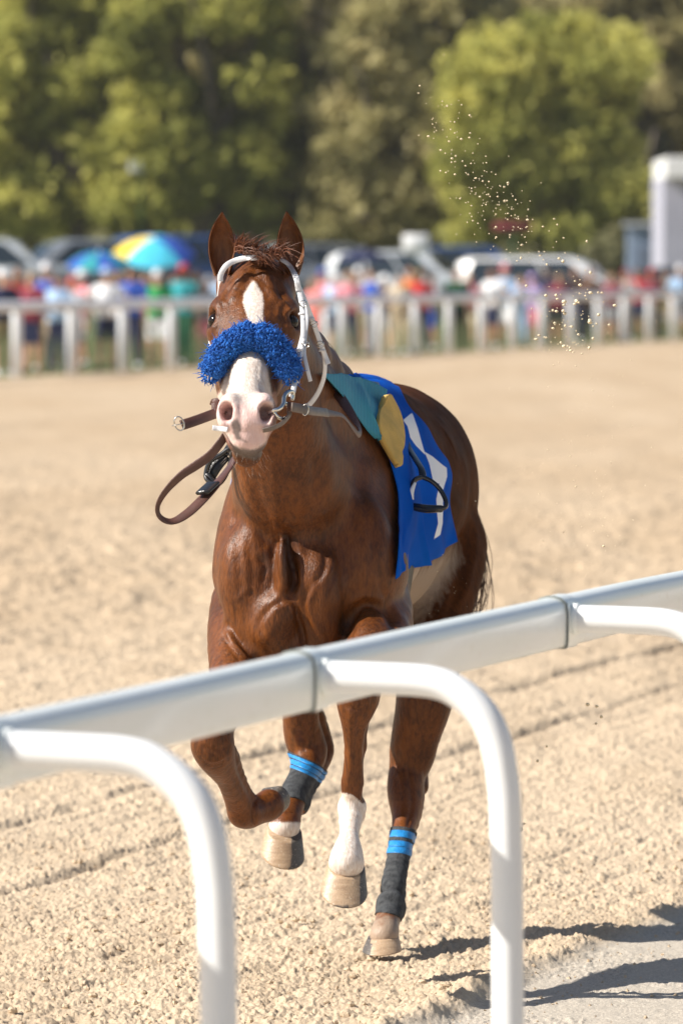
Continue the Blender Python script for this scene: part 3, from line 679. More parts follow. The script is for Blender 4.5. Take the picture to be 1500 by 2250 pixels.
hoof(A(842, 2058, 14.53), A(839, 2090, 14.50), .040, .052, (-.15, -1, -.12))
hoof(A(590, 1768, 14.08), A(605, 1750, 14.13), .034, .040, (.3, .35, -1))
allV = np.concatenate([BP]+EXV); allF = [tuple(f) for f in BF.tolist()]+EXF
# ---------------- coat material
mc = newmat('chestnut coat', .42); nb = NB(mc)
n1 = nb.noise(9, 4); fur = nb.noise(300, 3, stretch=(1, 1, .22)); fur2 = nb.noise(90, 3, stretch=(1, 1, .35)); ed = nb.math('MULTIPLY', nb.math('SUBTRACT', nb.noise(420, 3), .5), .012)
base = nb.mix(nb.mr(n1, .3, .7), (.052, .0145, .003), (.150, .045, .008)); base = nb.mix(nb.mr(fur, .35, .75, 0, .5), base, (.24, .078, .019)); base = nb.mix(nb.mr(fur2, .55, .3, 0, .6), base, (.028, .009, .004))
base = nb.mix(nb.mr(nb.attr('hind_shade'), 0, 1, 0, .5), base, (.034, .013, .007))  # flank and hindquarters darkened: painted shade over a somewhat darker hind coat
base = nb.mix(nb.mr(nb.attr('lowleg'), 0, 1, 0, .35), base, (.22, .068, .018))
fold_shade = nb.mr(nb.math('ADD', nb.attr('dark'), ed), -.004, .012, 0, .6); base = nb.mix(fold_shade, base, (.04, .018, .012))
du_ = nb.mr(nb.math('ADD', nb.attr('dust'), nb.math('MULTIPLY', nb.math('SUBTRACT', nb.noise(60, 4, stretch=(1, 1, .3)), .5), .05)), -.01, .025, 0, .75); base = nb.mix(du_, base, (.42, .33, .25))
wh = nb.mr(nb.math('ADD', nb.attr('white'), ed), -.0015, .0035); wcol = nb.mix(nb.mr(nb.noise(160, 3, stretch=(1, 1, .3)), .35, .7), (.62, .50, .42), (.78, .71, .65)); base = nb.mix(wh, base, wcol)
pk = nb.mr(nb.math('ADD', nb.attr('muzz'), nb.math('MULTIPLY', nb.math('SUBTRACT', nb.noise(40, 3), .5), .03)), -.008, .016, 0, .75); base = nb.mix(pk, base, (.70, .45, .42))
gy = nb.mr(nb.math('ADD', nb.attr('grey'), nb.math('MULTIPLY', nb.math('SUBTRACT', nb.noise(70, 3), .5), .012)), -.003, .004, 0, .85); base = nb.mix(gy, base, (.10, .085, .078))
base = nb.mix(nb.mr(nb.attr('nost'), -.003, .006, 0, .75), base, (.33, .12, .12)); base = nb.mix(nb.mr(nb.attr('eyem'), 0, .008, 0, .85), base, (.035, .018, .013))
base = nb.mix(nb.mr(nb.attr('earin'), .3, .8, 0, .8), base, nb.mix(fur2, (.06, .022, .012), (.22, .085, .03)))
dust = nb.mr(nb.noise(330, 2), .70, .78, 0, .5); base = nb.mix(nb.math('MULTIPLY', dust, nb.attr('lowleg')), base, (.6, .5, .38))
nb.L(base, nb.b.inputs['Base Color']); nb.L(nb.mr(nb.attr('hind_shade'), 0, 1, .30, .03), nb.b.inputs['Specular IOR Level'])
nb.L(nb.math('ADD', nb.mr(nb.noise(14, 3), .3, .7, .36, .50), nb.mr(nb.attr('hind_shade'), 0, 1, 0, .2)), nb.b.inputs['Roughness'])
nb.L(nb.bump(fur, .5, .003, nb.bump(fur2, .3, .005, nb.bump(nb.noise(34, 4), .15, .006))), nb.b.inputs['Normal'])
mh = newmat('hoof horn', .42); nb = NB(mh)
c = nb.mix(nb.mr(nb.noise(24, 4, stretch=(1, 1, 4)), .3, .7), (.34, .23, .145), (.50, .355, .23)); hx = nb.attr('hoofdark'); c = nb.mix(nb.mr(nb.math('ADD', hx, nb.math('MULTIPLY', nb.math('SUBTRACT', nb.noise(50, 3), .5), .35)), .45, .6, 0, .92), c, nb.mix(nb.noise(120, 4), (.03, .03, .03), (.10, .095, .09)))
c = nb.mix(nb.mr(nb.noise(210, 4), .6, .72, 0, .7), c, (.62, .53, .42)); nb.L(c, nb.b.inputs['Base Color']); nb.L(nb.bump(nb.noise(40, 3, stretch=(1, 1, 7)), .25, .004, nb.bump(nb.noise(260, 3), .3, .003)), nb.b.inputs['Normal'])
horse = empty('horse', (0, 14.6, 0), 'riderless chestnut racehorse with white blaze and blue noseband cantering toward the camera', 'horse')
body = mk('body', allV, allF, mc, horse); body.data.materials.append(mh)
N = len(allV); Z = np.zeros(N)
def ext(v, d=-.05): a = np.full(N, d); a[:nbody] = v; return a
hoofm = np.zeros(N, bool); ein = np.zeros(N); eout = np.zeros(N, bool); o_ = nbody
for n_, kd in EXA:
    if kd == 'hoof': hoofm[o_:o_+n_] = True
    if kd == 'earin': ein[o_:o_+n_] = 1
    o_ += n_
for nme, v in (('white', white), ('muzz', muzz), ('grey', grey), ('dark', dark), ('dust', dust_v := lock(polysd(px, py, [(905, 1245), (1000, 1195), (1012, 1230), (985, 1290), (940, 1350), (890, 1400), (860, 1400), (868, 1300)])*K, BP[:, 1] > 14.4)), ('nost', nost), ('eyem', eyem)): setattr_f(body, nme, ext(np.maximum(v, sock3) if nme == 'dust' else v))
setattr_f(body, 'lowleg', ext(lowleg, 0)); setattr_f(body, 'hind_shade', ext(np.clip((BP[:, 1]-14.22)/.35, 0, 1)*np.clip((BP[:, 2]-.45)/.3, 0, 1), 0)); setattr_f(body, 'earin', ein)
apx, apy = proj(allV); hdk = np.clip((apx-640)/20+.5, 0, 1)*(apx < 690)+np.clip((apx-790)/12+.5, 0, 1)*(apx > 690)*(apx < 815); hdk = np.where(apy < 1800, 1, hdk); hdk = np.maximum(hdk, .62*np.clip((apy-np.where(apx < 690, 1893, np.where(apx < 815, 1975, 2088)))/16, 0, 1)*(vnoise2(apx/9, apy/9, 3) > .35)); setattr_f(body, 'hoofdark', hdk)
for p in body.data.polygons[len(BF):]:
    if hoofm[p.vertices[0]]: p.material_index = 1
# ================================================================== TACK
from mathutils.bvhtree import BVHTree
bvh = BVHTree.FromPolygons([Vector(v) for v in allV.tolist()], [tuple(f) for f in allF])
def S(px_, py_, lift=.003, Y=None):
    'point of the horse surface seen at this spot of the photograph, and its normal'
    if Y is not None: p = A(px_, py_, Y); return p, None
    d = Vector(A(px_, py_, 13)-CAM).normalized(); h = bvh.ray_cast(Vector(CAM), d)
    if h[0] is None:
        q = Vector(A(px_, py_, 13.5)); r = bvh.find_nearest(q); return A(px_, py_, r[0].y), np.array([0, -1, 0])
    n = h[1]; n = n if n.dot(d) < 0 else -n
    return np.array(h[0]+n*lift), np.array(n)
def path(pts, lift=.003):
    P_, N_ = [], []
    for q in pts:
        p, n = S(q[0], q[1], lift, q[2] if len(q) > 2 else None); P_.append(p); N_.append(n if n is not None else np.array([0.15, -1, .25]))
    return P_, N_
def strap(name, pts, wdt, m, parent, thick=.0035, lift=.004, nrm=None, n=8):
    P_, N_ = path(pts, lift); mb = MB(); N_ = N_ if nrm is None else nrm
    if nrm is None:
        N2 = [N_[i]+.5*(N_[max(i-1, 0)]+N_[min(i+1, len(N_)-1)]) for i in range(len(N_))]; N_ = [a/np.linalg.norm(a) for a in N2]
    ribbon(mb, P_, wdt, N_, thick, n); return mb.build(name, m, parent)
def push(V, clear):
    for _ in range(3):
        d = fd.sample(V); m = d < clear
        if m.any(): V[m] += fd.grad(V[m])*(clear-d[m])[:, None]
    return V
def bicubic(ctrl, nu, nv):
    rows = [spline([np.array(A(*c)) for c in r], nv) for r in ctrl]; cols = [spline([rows[i][k] for i in range(len(rows))], nu) for k in range(len(rows[0]))]
    return np.array(cols).transpose(1, 0, 2)      # [down, along]
def drape(ctrl, nu, nv, lift):
    'a cloth lying on the horse: its outline is measured on the photograph, its depth is the surface under it'
    rows = [spline([np.array(c, float) for c in r], nv) for r in ctrl]; Q = np.array([spline([rows[i][k] for i in range(len(rows))], nu) for k in range(len(rows[0]))]).transpose(1, 0, 2)
    T = np.zeros(Q.shape[:2]); D = np.zeros(Q.shape[:2]+(3,))
    for i in range(Q.shape[0]):
        for j in range(Q.shape[1]):
            p = A(*Q[i, j]); d = p-CAM; t0 = np.linalg.norm(d); d = d/t0; D[i, j] = d; h = bvh.ray_cast(Vector(CAM), Vector(d)); T[i, j] = t0
            if h[0] is not None: T[i, j] = min(t0, h[3]-min(.05, lift/max(.15, abs(h[1].dot(Vector(d))))))
    for _ in range(6):
        S_ = T.copy(); S_[1:-1] = (T[:-2]+2*T[1:-1]+T[2:])/4; S2 = S_.copy(); S2[:, 1:-1] = (S_[:, :-2]+2*S_[:, 1:-1]+S_[:, 2:])/4; T = np.minimum(S2, T+.002)
    return CAM+D*T[..., None]
def sheet(name, G, m, parent, thick=.003, clear=.006, disp=None, doPush=True):
    nu, nv = G.shape[:2]; V = G.reshape(-1, 3).copy()
    if doPush: V = push(V, clear)
    G = V.reshape(nu, nv, 3); gu = np.gradient(G, axis=0); gv = np.gradient(G, axis=1); n = np.cross(gv, gu); n /= np.linalg.norm(n, axis=2)[..., None]+1e-9
    if (n[..., 1].mean() > 0): n = -n
    if disp is not None: G = G+n*disp[..., None]
    top = (G+n*thick).reshape(-1, 3); bot = G.reshape(-1, 3); W = nu*nv
    ii = np.arange(nu-1)[:, None]*nv+np.arange(nv-1); q = np.stack([ii, ii+1, ii+1+nv, ii+nv], -1).reshape(-1, 4)
    F_ = q.tolist()+(q[:, ::-1]+W).tolist(); b = [(0, k) for k in range(nv)]+[(i, nv-1) for i in range(1, nu)]+[(nu-1, k) for k in range(nv-2, -1, -1)]+[(i, 0) for i in range(nu-2, 0, -1)]
    e = [i*nv+k for i, k in b]
    for i in range(len(e)): a, c = e[i], e[(i+1) % len(e)]; F_.append((c, a, a+W, c+W))
    return mk(name, np.concatenate([top, bot]), F_, m, parent)
m_eye = mat('eye', (.010, .005, .003), .10, .1, 5, spec=.35); m_hair = mat('dark chestnut hair', (.20, .065, .024), .42, .35, 30, c2=(.06, .02, .01)); m_tail = mat('tail hair', (.06, .022, .012), .5, .3, 30)
m_wleather = mat('white bridle leather', (.72, .71, .72), .38, .07, 30, .12, 200); m_brown = newmat('brown rein leather', .42); nb = NB(m_brown)
nb.L(nb.mix(nb.noise(40, 4), (.055, .022, .016), (.12, .05, .036)), nb.b.inputs['Base Color']); nb.L(nb.bump(nb.noise(420, 2), .5, .003), nb.b.inputs['Normal'])
m_grey_l = mat('worn grey leather', (.16, .125, .105), .45, .2, 30, .15, 200); m_metal = mat('bit steel', (.62, .60, .56), .18, .1, 20, metal=1); m_blackl = mat('black leather', (.012, .012, .013), .28, .2, 20, .15, 150)
m_black = mat('black stirrup', (.014, .014, .014), .25, .2, 20, coat=.4); m_silver = mat('stirrup inner', (.72, .74, .78), .25, .05, 20)
m_fleece = newmat('blue fleece', .95); nb = NB(m_fleece); nb.L(nb.mix(nb.mr(nb.noise(55, 4), .3, .7), (.004, .055, .27), (.012, .15, .55)), nb.b.inputs['Base Color']); nb.b.inputs['Sheen Weight'].default_value = .4; nb.b.inputs['Sheen Tint'].default_value = (.2, .45, 1, 1)
# eyes
for s in (-1, 1):
    mb = MB(); mb.sphere(hd(s*.0875, .160, -.053), .0195, 20, 14); mb.build('eye', m_eye, horse)
# forelock, mane, tail: tapered locks
def lock_of(mb, root, d, L_, r, bend, n=5):
    d = np.array(d, float); d /= np.linalg.norm(d); pts = [np.array(root)+d*L_*t+np.array(bend)*L_*t*t for t in np.linspace(0, 1, n)]
    mb.tube(pts, [r*(1-.85*t) for t in np.linspace(0, 1, n)], 4, False)
mb = MB()
for i in range(520):
    x = rng.uniform(514, 626); t = (x-570)/56; rt = A(x, 578-14*abs(t)+rng.normal(0, 5)-8-(10 if t < -.1 else 0), 13.57+rng.normal(0, .02)); r_ = rng.random()
    if r_ < (.30 if t > -.1 else .75): d = (rng.normal(.05+.25*t, .3), -.25, 1.0); L_ = rng.uniform(.02, .065); b = (rng.normal(.15, .3), -.1, -.3)
    else: d = (rng.normal(.9 if t < 0 else -.3, .45), -.6, .45); L_ = rng.uniform(.03, .075); b = (rng.normal(.1, .2), -.1, -.75)
    lock_of(mb, rt, d, L_, rng.uniform(.0009, .0020), b)
mb.build('forelock', m_hair, horse)
mb = MB(); crest = spline([np.array(c) for c in ((-.195, 13.68, 1.745), (-.15, 13.92, 1.685), (-.075, 14.2, 1.56), (.0, 14.5, 1.465))], 20)
for i in range(700):
    c = crest[rng.integers(0, len(crest))]; d = (rng.choice([-1, -1, .8])*rng.uniform(.5, 1), rng.normal(0, .25), .25)
    lock_of(mb, c+rng.normal(0, .006, 3), d, rng.uniform(.03, .085), .0013, (0, 0, -1.1))
mb.build('mane', m_hair, horse)
mb = MB()
for i in range(240):
    rt = np.array((.165, 15.80, 1.28))+rng.normal(0, .018, 3); a = rng.normal(0, 1)
    pts = [rt, rt+(.04+.01*a, .08, -.02), rt+(.10+.02*a, .10, -.10), rt+(.16+.012*a, .09, -.22), rt+(.195+.012*a+rng.normal(0, .006), .08, -.34+rng.normal(0, .02)), rt+(.185+.022*a+rng.normal(0, .012), .08, -.44+rng.normal(0, .03)), rt+(.14+.03*a+rng.normal(0, .02), .1, -.52+rng.normal(0, .05))]
    pp = spline(pts, 3); mb.tube(pp, [.0022*(1-.75*k/len(pp)) for k in range(len(pp))], 3, False)
mb.build('tail', m_tail, horse)
mb = MB()      # whiskers
for i in range(30):
    a = rng.uniform(-.05, .05); rt = hd(a, .57+rng.normal(0, .006), -.12+rng.normal(0, .02)); lock_of(mb, rt, (a*12+rng.normal(0, .3), -.4, -1), rng.uniform(.012, .03), .0003, (0, 0, .2), 4)
mb.build('whiskers', mat('whisker', (.5, .42, .35), .5), horse)
# ---------------- leg bandages cut from the leg's own shape
def leg_shell(name, sel, planes, off, m, parent):
    I = np.nonzero(sel)[0]; rm = -np.ones(nbody, int); rm[I] = np.arange(len(I)); fs = BF[(rm[BF] >= 0).all(1)]
    bm = bmesh.new(); vs_ = [bm.verts.new(BP[i]+BN[i]*off) for i in I]
    for f in rm[fs]: bm.faces.new([vs_[k] for k in f])
    for p, n in planes: bmesh.ops.bisect_plane(bm, geom=bm.verts[:]+bm.edges[:]+bm.faces[:], plane_co=Vector(p), plane_no=Vector(n).normalized(), clear_outer=True)
    r = bmesh.ops.extrude_edge_only(bm, edges=[e for e in bm.edges if e.is_boundary]); 
    cen = sum((v.co for v in bm.verts), Vector())/len(bm.verts)
    nv_ = [v for v in r['geom'] if isinstance(v, bmesh.types.BMVert)]
    for v in nv_:
        h = bvh.find_nearest(v.co); v.co = v.co.lerp(h[0], .9)
    me = bpy.data.meshes.new(name); bm.to_mesh(me); bm.free(); me.polygons.foreach_set('use_smooth', [True]*len(me.polygons))
    o = bpy.data.objects.new(name, me); col.objects.link(o); me.materials.append(m); o.parent = parent
    o.matrix_parent_inverse = wmat(parent).inverted(); return o
m_band = mat('dusty bandage', (.075, .08, .085), .9, .3, 60, .6, 260, c2=(.02, .022, .026)); m_tape = mat('blue tape', (.02, .24, .60), .45, .15, 60, .3, 160)
def Pl(px_, py_, Y, n, up): n = np.array(n, float); return (A(px_, py_, Y), n if up else -n)
selR = (BP[:, 1] > 14.4) & (BP[:, 1] < 15.2) & (px > 800) & (px < 930) & (py > 1780) & (py < 2080)
nR = (.12, .25, 1)
b1 = leg_shell('leg_bandage', selR, [Pl(880, 1818, 14.95, nR, True), Pl(850, 2016, 14.62, (.25, .35, 1), False)], .0035, m_band, horse)
for y0, y1 in ((1828, 1846), (1857, 1872), (1874, 1890)):
    leg_shell('tape_band', selR, [Pl(880, y0, 14.95, nR, True), Pl(880, y1, 14.95, nR, False)], .0052, m_tape, b1)
selL = (BP[:, 1] > 14.5) & (BP[:, 1] < 15.2) & (px > 595) & (px < 735) & (py > 1640) & (py < 1800)
nL = (.42, .15, .9)
b2 = leg_shell('leg_bandage', selL, [Pl(668, 1668, 14.95, nL, True), Pl(634, 1768, 14.78, (.1, .5, 1), False)], .0035, m_band, horse)
for y0, y1 in ((1672, 1679), (1682, 1694), (1697, 1704)):
    leg_shell('tape_band', selL, [Pl(668, y0, 14.95, nL, True), Pl(668, y1, 14.95, nL, False)], .0052, m_tape, b2)
# ---------------- bridle
br = empty('bridle', PO, 'white racing bridle with steel bit strapped round the horse head', 'bridle')
strap('browband', [(484, 618, 13.52), (486, 602, 13.52), (497, 584, 13.52), (516, 573, 13.53), (540, 567, 13.53), (562, 566, 13.53), (590, 567), (618, 575), (638, 590), (651, 612), (656, 640)], .0135, m_wleather, br, lift=.006)
strap('cheekpiece', [(653, 618), (659, 645), (663, 668, 13.50), (666, 700, 13.46), (666, 735, 13.44), (657, 772, 13.40), (650, 810, 13.38), (646, 850, 13.34), (640, 872, 13.31)], .0125, m_wleather, br)
strap('cheekpiece', [(486, 614), (484, 640, 13.60), (477, 680, 13.58), (468, 715, 13.54), (464, 745, 13.50), (466, 790, 13.46)], .012, m_wleather, br)
strap('noseband_strap', [(668, 660, 13.55), (674, 700, 13.49), (670, 740, 13.44), (668, 775, 13.40), (674, 806, 13.38), (682, 838, 13.38)], .0095, m_wleather, br)
strap('strap_end', [(668, 745, 13.43), (660, 785, 13.38), (655, 830, 13.36), (655, 842, 13.36)], .008, m_wleather, br)
strap('throatlash', [(657, 632, 13.56), (672, 668, 13.56), (688, 708, 13.58), (702, 748, 13.60), (714, 782, 13.62), (721, 800, 13.62)], .014, m_wleather, br, nrm=[(.5, -.85, .2)]*6)
strap('throatlash', [(704, 752, 13.61), (713, 790, 13.63), (712, 826, 13.65), (700, 860, 13.66), (684, 884, 13.66), (668, 898, 13.66)], .0125, m_wleather, br, nrm=[(.6, -.8, .2)]*6)
def loop(mb, cx, cy, Y, rx, ry, tr, rot=0, n=18, yawl=0):
    pts = []
    for k in range(n+1):
        a = 2*math.pi*k/n; u, v = rx*math.cos(a), ry*math.sin(a); u, v = u*math.cos(rot)-v*math.sin(rot), u*math.sin(rot)+v*math.cos(rot)
        pts.append(A(cx, cy, Y)+np.array([u*math.cos(yawl), u*math.sin(yawl), v]))
    mb.tube(pts, tr, 7, False)
for cx, cy, Y in ((690, 712, 13.565), (666, 668, 13.485), (704, 757, 13.595), (671, 757, 13.41)):
    mb = MB(); loop(mb, cx, cy, Y, .0085, .0075, .0013, -.4); mb.tube([A(cx-8, cy+4, Y-.004), A(cx+8, cy-5, Y-.004)], .0011, 6); mb.build('buckle', m_metal, br)
for q in ((663, 690, 13.452), (657, 768, 13.392), (708, 770, 13.600), (684, 700, 13.570)):
    mb = MB(); mb.box(A(*q), (.016, .006, .006), 0, .001); mb.build('keeper', m_wleather, br)
# fleece noseband
rollc = [A(x_, y_, hd(*h_)[1]) for (x_, y_), h_ in zip(((462, 826), (478, 790), (508, 757), (543, 740), (571, 740), (603, 763), (628, 797), (641, 828)), ((-.100, .345, -.062), (-.090, .325, -.035), (-.062, .308, -.002), (-.022, .297, .020), (.014, .296, .022), (.052, .312, .004), (.084, .340, -.036), (.094, .372, -.070)))]
print('roll', [tuple(np.round(proj(q)).astype(int)) for q in rollc], 'eyes', [proj(hd(s_*.0895, .16, -.054)) for s_ in (-1, 1)])
rc_ = spline([np.array(p) for p in rollc], 14); rr = [.0255+.006*math.sin(math.pi*min(1, max(0, i/len(rc_))))-.009*math.exp(-((i/len(rc_)-.50)/.03)**2) for i in range(len(rc_))]
mb = MB(); mb.tube(rc_, [r*.86 for r in rr], 20)
rcA = np.array(rc_)
for i in range(9500):
    t = rng.random()*(len(rc_)-1.01); k = int(t); c = rcA[k]*(1-t+k)+rcA[k+1]*(t-k); tg = rcA[k+1]-rcA[k]; tg /= np.linalg.norm(tg)
    n = rng.normal(size=3)
    if k > 1 and k < len(rc_)-3: n -= tg*(n@tg)
    n /= np.linalg.norm(n); r = rr[k]*(1 if 3 < k < len(rc_)-5 else .85)
    if rng.random() < .35: n += rng.normal(0, .12, 3)
    if rng.random() < .68: mb.sphere(c+n*r*rng.uniform(.84, 1.08), rng.uniform(.0014, .0036), 6, 4)
    else: lock_of(mb, c+n*r*.85, n+rng.normal(0, .4, 3), rng.uniform(.007, .015), .0016, rng.normal(0, .5, 3), 4)
mb.build('fleece_noseband', m_fleece, br)
# bit
bt = MB(); Yb = 13.27
bt.tube(spline([A(590, 908, 13.23), A(602, 902, 13.22), A(614, 898, 13.22), A(622, 888, 13.23), A(624, 872, 13.25), A(632, 862, 13.27), A(643, 862, 13.30), A(642, 880, 13.30)], 5), .0052, 10)
bt.build('bit', m_metal, br); bt = MB()
bt.tube(spline([A(600, 898, 13.22), A(606, 912, 13.22), A(618, 920, 13.23), A(632, 916, 13.25), A(636, 902, 13.26), A(630, 888, 13.26), A(622, 884, 13.25)], 5), .0042, 10)
bt.build('bit_ring', m_metal, br)
bt = MB(); bt.tube(spline([A(474, 905, 13.27), A(470, 895, 13.28), A(474, 880, 13.29)], 5), .0045, 8); bt.build('bit_ring', m_metal, br)
strap('chin_strap', [(577, 946, 13.20), (598, 941, 13.20), (620, 930, 13.22), (634, 914, 13.24), (636, 902, 13.25)], .013, m_grey_l, br, nrm=[(.2, -.8, -.5)]*5)
strap('strap_end', [(467, 940, 13.19), (482, 942, 13.19), (500, 944, 13.18)], .012, m_wleather, br, nrm=[(0, -1, .2)]*3)
# ---------------- reins
rn = empty('reins', A(560, 900, 13.4), 'brown leather reins looping loose below the bit on both sides of the neck', 'reins')
strap('rein', [(632, 893, 13.24), (655, 897, 13.26), (690, 904, 13.34), (725, 908, 13.5), (752, 914, 13.65), (772, 938, 13.78), (786, 955, 13.85), (789, 944, 13.90), (774, 915, 13.93), (752, 880, 13.97), (730, 846, 14.02), (712, 815, 14.08)], [.022, .023, .0225, .017, .012, .014, .016, .020, .026, .030, .030, .028], m_brown, rn, nrm=[(.1, -1, .15)]*4+[(.3, -.9, .3), (.6, -.7, .3), (.9, -.3, 0), (.8, -.5, .3), (.5, -.8, .3), (.4, -.85, .3), (.4, -.85, .3), (.4, -.85, .3)])
strap('rein_front', [(641, 894, 13.225), (680, 902, 13.28), (720, 907, 13.43)], .021, m_grey_l, rn, nrm=[(.1, -1, .15)]*3)
mb = MB(); loop(mb, 671, 900, 13.255, .007, .0135, .0014, -.15); mb.build('buckle', m_metal, rn)
strap('rein', [(470, 892, 13.27), (474, 884, 13.26), (476, 908, 13.25)], .022, m_brown, rn, nrm=[(0, -1, .1)]*3)
strap('rein_strap', [(400, 934, 13.16), (425, 926, 13.18), (450, 917, 13.21), (474, 908, 13.24)], .0245, m_brown, rn, nrm=[(-.1, -1, .2)]*4, thick=.006)
mb = MB(); loop(mb, 394, 931, 13.155, .011, .0165, .0018, .3); mb.tube([A(378, 936, 13.15), A(402, 931, 13.15)], .0014, 6); mb.build('buckle', m_metal, rn)
strap('rein', [(500, 948, 13.24), (488, 968, 13.24), (462, 1000, 13.24), (432, 1022, 13.24), (398, 1045, 13.24), (364, 1080, 13.25), (347, 1112, 13.26), (352, 1136, 13.28), (378, 1146, 13.30), (412, 1128, 13.32), (450, 1092, 13.36), (480, 1058, 13.42), (505, 1025, 13.52), (525, 990, 13.66)],
      [.020, .021, .022, .022, .020, .020, .018, .017, .020, .026, .030, .032, .032, .028], m_brown, rn, nrm=[(.55, -.8, .1), (.55, -.8, .1), (.55, -.8, .1), (.55, -.8, .15), (.6, -.8, .1), (.75, -.6, .1), (.8, -.55, .1), (.6, -.7, .5), (-.05, -.8, .75), (-.35, -.85, .5), (-.45, -.8, .4), (-.5, -.8, .35), (-.5, -.8, .3), (-.5, -.8, .3)], thick=.005, n=10)
strap('rein_keeper', [(445, 1083, 13.345), (468, 1062, 13.395)], .037, m_blackl, rn, nrm=[(-.45, -.8, .4)]*2, thick=.009)
# ---------------- saddle cloth
m_cloth = newmat('royal blue cloth', .6); nb = NB(m_cloth)
weave = nb.noise(500, 2); c = nb.mix(nb.mr(nb.noise(5, 4), .3, .7), (.001, .062, .36), (.002, .10, .52)); c = nb.mix(nb.mr(nb.attr('numeral'), -.0005, .0008), c, (.84, .85, .88)); nb.L(c, nb.b.inputs['Base Color']); nb.b.inputs['Specular IOR Level'].default_value = .05; nb.b.inputs['Roughness'].default_value = .85
nb.L(nb.bump(weave, .2, .002), nb.b.inputs['Normal'])
m_teal = newmat('turquoise cloth', .75); nb = NB(m_teal); wv = nb.t.nodes.new('ShaderNodeTexWave'); wv.inputs['Scale'].default_value = 85; wv.inputs['Distortion'].default_value = 1; nb.L(nb.tc.outputs['Object'], wv.inputs['Vector'])
nb.L(nb.mix(wv.outputs['Fac'], (.03, .20, .30), (.05, .33, .46)), nb.b.inputs['Base Color']); nb.L(nb.bump(wv.outputs['Fac'], .5, .003), nb.b.inputs['Normal'])
m_yellow = mat('yellow foam pad', (.66, .42, .11), .9, .12, 25, .4, 220)
ctrl = [[(722, 828, 14.45), (752, 824, 14.65), (800, 824, 14.85), (845, 833, 15.05)],
        [(745, 845, 14.42), (785, 836, 14.6), (826, 838, 14.8), (868, 850, 15.0)],
        [(792, 905, 14.38), (835, 885, 14.55), (872, 885, 14.75), (905, 905, 14.95)],
        [(842, 985, 14.36), (882, 965, 14.52), (925, 965, 14.72), (962, 982, 14.93)],
        [(868, 1075, 14.36), (905, 1060, 14.52), (952, 1045, 14.72), (989, 1040, 14.9)],
        [(868, 1175, 14.36), (905, 1160, 14.52), (948, 1140, 14.70), (984, 1115, 14.87)],
        [(866, 1272, 14.36), (908, 1246, 14.50), (955, 1222, 14.68), (999, 1190, 14.86)]]
G = drape(ctrl, 22, 34, .007); nu, nv = G.shape[:2]; ug, vg = np.meshgrid(np.linspace(0, 1, nu), np.linspace(0, 1, nv), indexing='ij')
folds = .8*(.010*np.sin(vg*9+ug*3)+.006*np.sin(vg*19-ug*7+1))*smooth01((ug-.45)/.5)+.006*np.sin(ug*26+vg*4)*np.exp(-((ug-.42)/.12)**2)+.004*(vnoise2(ug*9, vg*7, 77)-.5)+.012*np.exp(-((vg-.42-.25*(ug-.8))/.03)**2)*smooth01((ug-.6)/.2)
G[..., 0] += .007*smooth01((ug-.5)*2)*vg
pad = empty('saddle_cloth', A(850, 1000, 14.6), 'royal blue number cloth with a white numeral hanging under the saddle', 'saddle cloth')
cl_ = sheet('cloth', G, m_cloth, pad, .003, .007, folds)
co = np.empty(len(cl_.data.vertices)*3); cl_.data.vertices.foreach_get('co', co); co = co.reshape(-1, 3); cx_, cy_ = proj(co)
num = np.maximum(polysd(cx_, cy_, [(885, 923), (905, 906), (917, 940), (934, 1000), (913, 979), (901, 962), (895, 937)]),
                 polysd(cx_, cy_, [(932, 992), (950, 1003), (970, 1020), (981, 1028), (982, 1047), (972, 1080), (973, 1113), (972, 1150), (967, 1175), (952, 1186), (962, 1150), (960, 1130), (958, 1097), (965, 1062), (952, 1062), (943, 1020)]))*14.7/FPX
setattr_f(cl_, 'numeral', num)
Gl = bicubic([[(640, 850, 14.45), (650, 850, 14.6), (700, 850, 14.8)], [(575, 930, 14.42), (590, 930, 14.6), (620, 930, 14.8)], [(527, 1000, 14.38), (540, 1000, 14.55), (560, 1000, 14.75)], [(505, 1070, 14.38), (520, 1080, 14.55), (540, 1090, 14.75)], [(500, 1180, 14.40), (515, 1190, 14.55), (530, 1200, 14.75)]], 12, 14)
sheet('cloth', Gl, m_cloth, pad, .003, .012)
# ---------------- saddle
sd_ = empty('racing_saddle', A(800, 860, 14.4), 'small racing saddle with turquoise cover and yellow pad on the back of the horse', 'saddle')
sheet('saddle_flap', drape([[(712, 828, 14.22), (765, 830, 14.4), (830, 842, 14.6)], [(745, 870, 14.2), (800, 880, 14.35), (850, 890, 14.52)], [(800, 935, 14.22), (835, 935, 14.33), (862, 945, 14.45)], [(838, 985, 14.26), (855, 990, 14.34), (872, 995, 14.42)]], 10, 14, .004), m_blackl, sd_, .003, .004)
Gt = drape([[(706, 820, 14.18), (775, 829, 14.33), (812, 838, 14.42), (849, 857, 14.5)], [(720, 836, 14.15), (775, 862, 14.26), (810, 868, 14.36), (843, 888, 14.43)], [(756, 878, 14.13), (795, 905, 14.21), (816, 915, 14.28), (827, 914, 14.34)], [(800, 935, 14.15), (818, 948, 14.2), (827, 950, 14.25), (820, 938, 14.28)], [(826, 962, 14.18), (832, 966, 14.21), (835, 967, 14.23), (836, 964, 14.25)]], 14, 16, .026)
nu, nv = Gt.shape[:2]; ug, vg = np.meshgrid(np.linspace(0, 1, nu), np.linspace(0, 1, nv), indexing='ij')
sheet('cover', Gt, m_teal, sd_, .003, .012, .010*np.exp(-((vg-.45-.25*(ug-.4))/.06)**2)*smooth01(ug*3)+.006*np.sin(vg*11+ug*5)*ug-.006*np.exp(-((vg-.62)/.05)**2)*ug)
